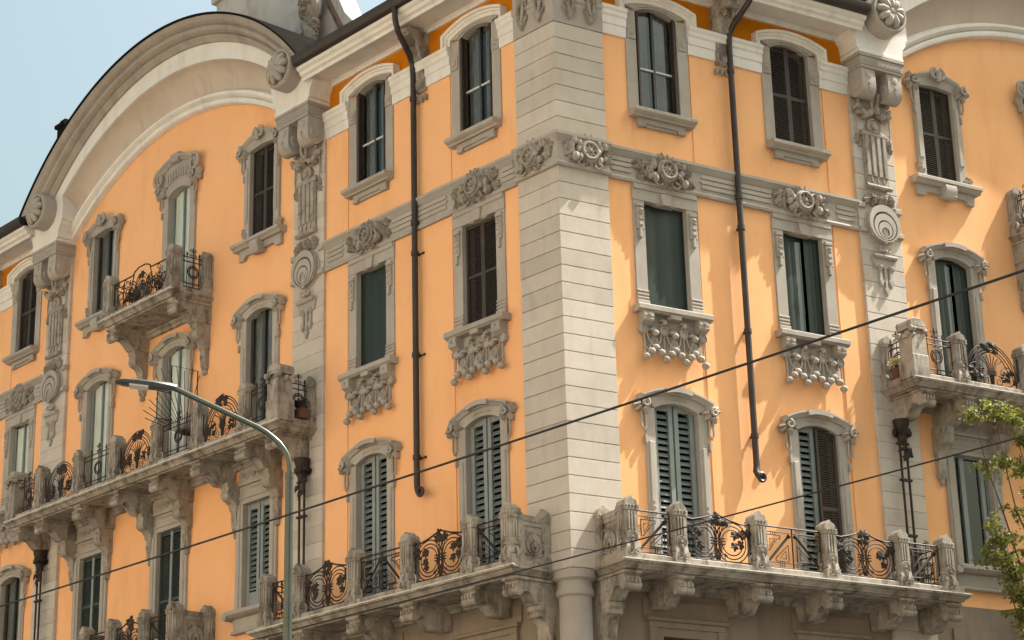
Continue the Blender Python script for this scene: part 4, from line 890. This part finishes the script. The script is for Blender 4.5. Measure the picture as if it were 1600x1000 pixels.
for F in 'LR':
    c = CEN[F]
    xs = [.60, 1.72, 3.62, 5.36, 7.25, 8.45]
    balcony(F, xs, ZS1, ['half', 'vine', 'geo', 'vine', 'half'], corner='stone', ends='iron', a=.36, e=8.92, brk=[.66, 1.86, 3.72, 5.46, 7.36, 8.58], lower=[(.66, 'corbel')])
    xs = [8.15, 9.38, 11.30, 13.02, 14.90, 16.62, 18.52, 19.85]
    bx = [8.42, 9.60, 11.40, 13.16, 14.96, 16.70, 18.56, 19.75]
    balcony(F, xs, ZS3, ['ring', 'fan', 'ring', 'fan', 'ring', 'fan', 'ring'], endpost=True, brk=bx, lower=[(x, 'c') for x in (9.50, 11.12, 13.16, 14.76, 16.76, 18.42)])
    balcony(F, [12.55, 15.45], ZS4, ['lyre'], dm=1.25, endpost=False, brk=[12.6, 15.4], lower=[(12.6, 'c'), (15.4, 'c')])
    balcony(F, [12.1, 13.3, 14.75, 15.95], ZS1, ['half', 'vine', 'half'], corner='stone', ends='stone', brk=[12.2, 13.4, 14.7, 15.85])

# ------------------------------------------------------------------ rainwater pipes
def clampring(b): b.tube([(0,.0,-.05),(0,.0,.05)], .085, 10); b.box(-.02,.02,-.16,-.05,-.03,.03); b.tube([(.06,-.12,0),(.14,-.12,0)], .02, 5); b.ball(.15,-.12,0,.03,n=6,m=4)
for F in 'LR':
    s = FR[F][3]; xw = s*4.40
    x1 = -3.98 if F == 'L' else 4.46
    def pipe(b):
        b.tube([(x1,1.02,22.76),(x1,1.0,22.52),(x1+(xw-x1)*.1,.9,22.32),(x1+(xw-x1)*.8,.32,21.97),(x1+(xw-x1)*.95,.20,21.85),(xw,.17,21.7),(xw,.16,21.5),(xw,.16,12.25),(xw-.0*s,.16,12.12),(xw-s*.03,.17,12.0),(xw-s*.02,.22,11.9),(xw+s*.02,.30,11.86)] if F == 'R' else
               [(x1,1.02,22.76),(x1,1.0,22.45),(x1+(xw-x1)*.1,.9,22.25),(x1+(xw-x1)*.8,.32,21.92),(x1+(xw-x1)*.95,.20,21.8),(xw,.17,21.66),(xw,.16,21.5),(xw,.16,12.25),(xw+.01,.165,12.12),(xw+.05,.18,12.02),(xw+.12,.21,11.96),(xw+.22,.25,11.95)], .066, 12)
        b.ring(xw+(.25 if F == 'L' else .02), 11.95 if F == 'L' else 11.86, .28, .085, .035, 16, 6)
    p = part(F, 'downpipe', one(pipe, 'gutter_metal', 'downpipe'))
    for z in (20.95, 18.0, 17.3, 15.0, 12.75): sub('pipe_clamp', M('clamp', clampring, 'gutter_metal', 'pipe_clamp'), p, xw, .16, z)
    # twin iron drains with leafy heads under the long balcony
    for xd in ((8.28, 19.78) if F == 'L' else (8.28,)):
        def drains(b):
            rng = random.Random(5)
            for x in (-.09, .09): b.tube([(x,.26,9.9 if F == 'L' else 9.9),(x,.26,13.1)], .027, 8)
            for z in (11.0, 12.2, 13.0): b.box(-.15,.15,.22,.30,z,z+.05)
            b.lathez(0, .26, [(.09,13.05),(.11,13.14),(.12,13.24),(.16,13.42),(.18,13.48),(.18,13.55),(.08,13.55)], 12)
            for i in range(12):
                a = 2*pi*i/12; b.leaf(.15*cos(a), 13.32, .26+.15*sin(a), -pi/2+rng.uniform(-.6,.6), .2, .15, back=True)
            for i in range(8): b.leaf(rng.uniform(-.14,.14), 12.85+rng.uniform(-.1,.1), .33, -pi/2+rng.uniform(-1,1), .2, .12, back=True, lobes=3)
        part(F, 'drain_pipes', one(drains, IRM, 'drain_pipes'), s*xd)

# spiked partition grille on the long balcony
def grille(b):
    b.tube([(0,.08,15.15),(0,.08,16.78),(0,.82,16.78),(0,.82,15.15)], .016, 5); b.tube([(0,.82,16.08),(0,1.2,16.08),(0,1.2,15.4),(0,.82,15.4)], .016, 5)
    for k in range(22):
        t = radians(12+k*7.6); L = (1.62 if 50 < k*7.6+12 < 130 else 1.15)+.1*(k % 2); e = .4+L*cos(t)
        if e < .03: L *= (.4-.03)/(.4-e)
        b.tube([(0,.4,15.1),(0,.4+L*cos(t),15.1+L*sin(t))], .010, 4)
part('L', 'partition_grille', one(grille, IRM, 'partition_grille'), -12.85)

# chimneys behind the gable
def chim(b):
    b.box(-3.0,1.3,-.6,.4,22.5,29.0,.03); b.box(-3.1,1.4,-.7,.5,28.6,28.8)
    b.prism([(1.3,22.5),(3.2,22.5),(3.2,25.5),(2.6,26.2),(2.1,27.2),(1.3,27.8)], -.4, .2, .03)
part('L', 'chimney_stack', one(chim, 'chimney_plaster', 'chimney_stack'), -12.6, -2.4)
def volute(b):
    rng = random.Random(77); b.scroll(0, 26.6, .1, .42, .16, 1.4, -pi/2, 1, 26, 7); b.tube([(-.1,.1,26.2),(.2,.15,25.8),(.1,.12,25.2),(.25,.1,24.7)], [.16,.2,.17,.12], 8)
    for i in range(22): b.leaf(.05+rng.uniform(-.3,.3), 25.9+rng.uniform(-1.0,1.0), .22, rng.uniform(0,6.28), .34, .26, cup=.06, drop=.08)
part('L', 'chimney_volute', one(volute, 'carved_stone', 'chimney_volute'), -11.15, -2.0)
part('L', 'coping_tiles', one(lambda b: [b.prism([(.0+.24*k,27.75-.42*k),(.34+.24*k,27.2-.42*k),(.40+.24*k,27.28-.42*k),(.06+.24*k,27.86-.42*k)], -.5, .32, .02) for k in range(6)], 'roof_tile', 'coping_tiles'), -11.3, -2.4)
part('L', 'chimney_pot', one(lambda b: (b.box(-.2,.2,-.2,.2,24.0,26.0,.03), b.box(-.26,.26,-.26,.26,26.0,26.12,.02), b.box(-.14,.14,-.14,.14,26.12,26.25)), 'roof_metal', 'chimney_pot'), -21.1, -.6, .35)

# ------------------------------------------------------------------ street lamp
def world(b):                                                # builder coordinates -> world x,y,z
    b.v = [(x, -y, z) for x, y, z in b.v]
def wmesh(fn, m, name, smooth=38):
    b = MB(); fn(b); world(b); me = b.mesh(name, smooth); me.materials.append(MATS[m]); return me
lamp = tag(link('street_lamp', None), 'tall grey green street lamp with curved arm and flat head', 'street lamp'); lamp.location = (-.29, -14.52, 0)
link('pole', wmesh(lambda b: (b.tube([(0,0,0),(0,0,.9)], .10, 16), b.tube([(0,0,.9),(0,0,1.0),(0,0,7.92)], [.10,.07,.048], 16)), 'lamp_metal', 'pole'), lamp)
link('arm', wmesh(lambda b: b.tube([(0,0,7.9),(0,0,8.02),(-.01,-.004,8.09),(-.03,-.012,8.16),(-.065,-.025,8.23),(-.115,-.045,8.30),(-.18,-.07,8.365),(-.26,-.10,8.435),(-.36,-.14,8.50),(-1.34,-.54,9.00)], .034, 12), 'lamp_metal', 'arm'), lamp)
link('collar', wmesh(lambda b: b.tube([(0,0,7.86),(0,0,7.94)], .055, 16), 'lamp_metal', 'collar'), lamp)
def head(b):
    u = Vector((-.58,-.26,.055)).normalized(); v = Vector((-u.y,u.x,0)).normalized(); w = u.cross(v); w = w if w.z > 0 else -w
    o = Vector((-1.28,-.50,8.985)); st = [(0,.055,.05,.05),(.10,.10,.055,.06),(.28,.15,.05,.07),(.5,.16,.035,.06),(.66,.14,.02,.045),(.74,.06,.01,.02)]; vs = []; n = 12
    for t, hw, up, dn in st:
        for k in range(n):
            a = 2*pi*k/n; q = o+u*t+v*(hw*cos(a))+w*((up if sin(a) > 0 else dn*.6)*sin(a)); vs.append(tuple(q))
    b.add(vs, [tuple(range(n)), tuple(range((len(st)-1)*n, len(st)*n))]+[(i*n+k,i*n+(k+1)%n,(i+1)*n+(k+1)%n,(i+1)*n+k) for i in range(len(st)-1) for k in range(n)])
hd = link('lamp_head', wmesh(head, 'lamp_housing', 'lamp_head'), lamp)
def lens(b):
    u = Vector((-.58,-.26,.055)).normalized(); v = Vector((-u.y,u.x,0)).normalized(); w = u.cross(v); w = w if w.z > 0 else -w; o = Vector((-1.28,-.50,8.985))
    P = lambda t, h, k: tuple(o+u*t+v*h+w*k); vs = [P(.34,-.08,-.05),P(.56,-.08,-.046),P(.56,.08,-.046),P(.34,.08,-.05)]; vs += [P(.33,-.09,-.03),P(.57,-.09,-.03),P(.57,.09,-.03),P(.33,.09,-.03)]
    b.add(vs, [(0,1,2,3),(4,5,1,0),(5,6,2,1),(6,7,3,2),(7,4,0,3)])
link('lens', wmesh(lens, 'lamp_lens', 'lens'), hd)

# ------------------------------------------------------------------ overhead cables
def cable(name, p, q, sag, r, label):
    P = Vector(p); Q = Vector(q); n = 40
    def f(b): b.tube([tuple(P.lerp(Q, i/n)-Vector((0,0,sag*(1-(2*i/n-1)**2)))) for i in range(n+1)], r, 6)
    o = tag(link(name, wmesh(f, 'cable_rubber', name)), label, 'cable', 'overhead cables'); return o
A1, B1 = Vector((-4.93,-12.88,7.0)), Vector((8.39,-21.86,7.0)); e1 = B1-A1
cable('overhead_cable', A1-e1*.35, B1+e1*.35, .10, .0115, 'thick black overhead cable crossing in front of the stone corner pier')
A2, B2 = Vector((-2.18,-11.16,6.6)), Vector((8.29,-18.37,6.6)); e2 = B2-A2
cable('overhead_cable', A2-e2*.35, B2+e2*.35, .06, .0085, 'thin dark overhead cable crossing low in front of the corner balcony posts')

# ------------------------------------------------------------------ street tree
rng = random.Random(12)
def fw(F, x, d, z): X, N, a, s = FR[F]; return X*x+N*d+Vector((0,0,z))
tree = tag(link('street_tree', None), 'leafy yellow green street tree reaching in beside the right hand balconies', 'tree'); base = fw('R', 10.6, 2.6, 0.13); tree.location = base
limbs = []; tips = []
def branch(p, q, r0, r1, wob=.12, n=6):
    P = [p.lerp(q, i/n)+(Vector((rng.uniform(-1,1),rng.uniform(-1,1),rng.uniform(-.6,.6)))*wob if 0 < i < n else Vector()) for i in range(n+1)]
    limbs.append((P, [r0+(r1-r0)*i/n for i in range(n+1)])); return P
trunk = branch(base.copy(), fw('R', 10.4, 2.7, 6.0), .17, .11, .04); top = trunk[-1]; mid = trunk[4]
T = [(7.75,3.0,12.95),(8.3,3.0,13.05),(8.75,3.0,12.95),(9.1,3.0,13.1),(9.0,3.0,12.5),(7.85,3.0,10.65),(8.1,3.0,10.4),(8.0,3.0,9.95),(8.35,3.0,9.7),(8.4,3.0,10.5),(8.7,3.0,10.2),(8.5,3.0,9.0),(8.6,3.0,8.6),(8.8,3.0,9.4),(8.9,3.2,8.2),(9.3,3.0,11.6),(9.8,3.4,13.8),(11.4,3.2,13.4),(12.2,3.0,11.6),(11.9,3.6,9.8),(10.6,4.2,11.2),(10.4,1.6,12.4),(9.6,3.6,9.4),(9.5,3.0,12.9),(9.6,3.4,8.0),(11.3,2.2,9.0),(11.2,4.2,8.2)]
for i, (x, d, z) in enumerate(T):
    st = top if z > 8.6 else mid; q = fw('R', x, d, z); P = branch(st.copy(), q, .04, .006, .14, 7)
    for j in range(11):
        a = P[rng.choice((4,5,6,6,7,7,7))]; e = a+Vector((rng.uniform(-1,1),rng.uniform(-1,1),rng.uniform(-.55,.6)))*.42
        tips.append(branch(a.copy(), e, .009, .003, .05, 3))
link('trunk', wmesh(lambda b: [b.tube([tuple(v-base) for v in P], R, 7 if R[0] > .03 else 4) for P, R in limbs[:1+len(T)]], 'bark', 'trunk'), tree)
link('twigs', wmesh(lambda b: [b.tube([tuple(v-base) for v in P], R, 3) for P, R in limbs[1+len(T):]], 'bark', 'twigs'), tree)
def crown(b):
    for P in tips:
        for k in range(42):
            j = rng.randint(0, 2); p = P[j].lerp(P[j+1], rng.random())+Vector((rng.gauss(0,.055),rng.gauss(0,.055),rng.gauss(-.03,.05)))-base
            a = Vector((rng.gauss(0,1),rng.gauss(0,1),rng.gauss(-.5,.5))).normalized(); n = a.orthogonal().normalized(); n = (Matrix.Rotation(rng.uniform(0,6.28), 3, a) @ n); c2 = a.cross(n)
            L = rng.uniform(.06,.12); w = L*.30
            vs = [p, p+a*L*.45+c2*w+n*L*.05, p+a*L, p+a*L*.45-c2*w+n*L*.05, p+a*L*.5-n*L*.05]
            b.add([tuple(v) for v in vs], [(0,1,4),(1,2,4),(2,3,4),(3,0,4)])
cw = link('crown', wmesh(crown, 'tree_leaf', 'crown', 0), tree); cw['kind'] = 'stuff'

# ------------------------------------------------------------------ plants on the balconies
def plant(F, x, d, z, label, kind='dry', size=.35, pot=True, box=0.0):
    t = tag(link('potted_plant', None), label, 'plant'); p0 = fw(F, x, d, z); t.location = p0; t.rotation_euler = (0,0,FR[F][2]); r = random.Random(int(x*100))
    if box: link('planter', one(lambda b: (b.box(-box/2,box/2,-.1,.1,0,.2,.015), b.box(-box/2-.015,box/2+.015,-.115,.115,.18,.215)), 'terracotta', 'planter'), t)
    else: link('pot', one(lambda b: b.lathez(0, 0, [(.09,0),(.13,.2),(.145,.2),(.145,.25),(.12,.25),(.11,.2)], 14), 'terracotta', 'pot'), t)
    def stems(b):
        for i in range(26):
            a = r.uniform(0,6.28); q = r.uniform(.1,1); x0 = r.uniform(-.5,.5)*box
            b.tube([(x0,0,.18),(x0+size*.25*q*cos(a),size*.2*q*sin(a),.2+size*.5),(x0+size*.55*q*cos(a),size*.4*q*sin(a),.2+size*r.uniform(.6,1.1)-.2*size*q)], .006, 3)
    link('stems', one(stems, 'dry_plant', 'stems'), t)
    def lv(b):
        for i in range(230):
            a = r.uniform(0,6.28); q = r.random()**.6; e = r.uniform(-.3,1.0)
            p = Vector((r.uniform(-.5,.5)*box+size*.62*q*cos(a), size*.45*q*sin(a), .25+size*(.45+.5*e*sqrt(max(0,1-q*q*.8)))))
            u = Vector((r.gauss(0,1),r.gauss(0,1),r.gauss(0,.7))).normalized(); n = u.orthogonal().normalized(); L = r.uniform(.04,.085)
            b.add([tuple(p),tuple(p+u*L*.5+n*L*.3),tuple(p+u*L),tuple(p+u*L*.5-n*L*.3)], [(0,1,2,3)])
    link('foliage', one(lv, {'dry': 'dry_plant', 'green': 'plant_leaf', 'flower': 'flower', 'pale': 'pale_flower'}[kind], 'foliage', 0), t)['kind'] = 'stuff'
plant('L', -13.6, .80, ZS4+.03, 'dark dried plant in a pot behind the small upper balcony railing', 'dry', .62)
plant('L', -14.7, .80, ZS4+.03, 'low dark plant in a pot at the outer end of the small upper balcony', 'dry', .4)
plant('L', -8.15, .48, ZS3+.16, 'brown planter box with dry stems inside the side railing of the long balcony', 'dry', .22, box=.5)
plant('R', 8.15, .42, ZS3+.16, 'pale yellow flowering plant at the side of the tree side balcony', 'flower', .26)
plant('L', -16.0, .62, ZS1+.16, 'pale pink flowering plant by the lowest balcony in front of green shutters', 'pale', .4)
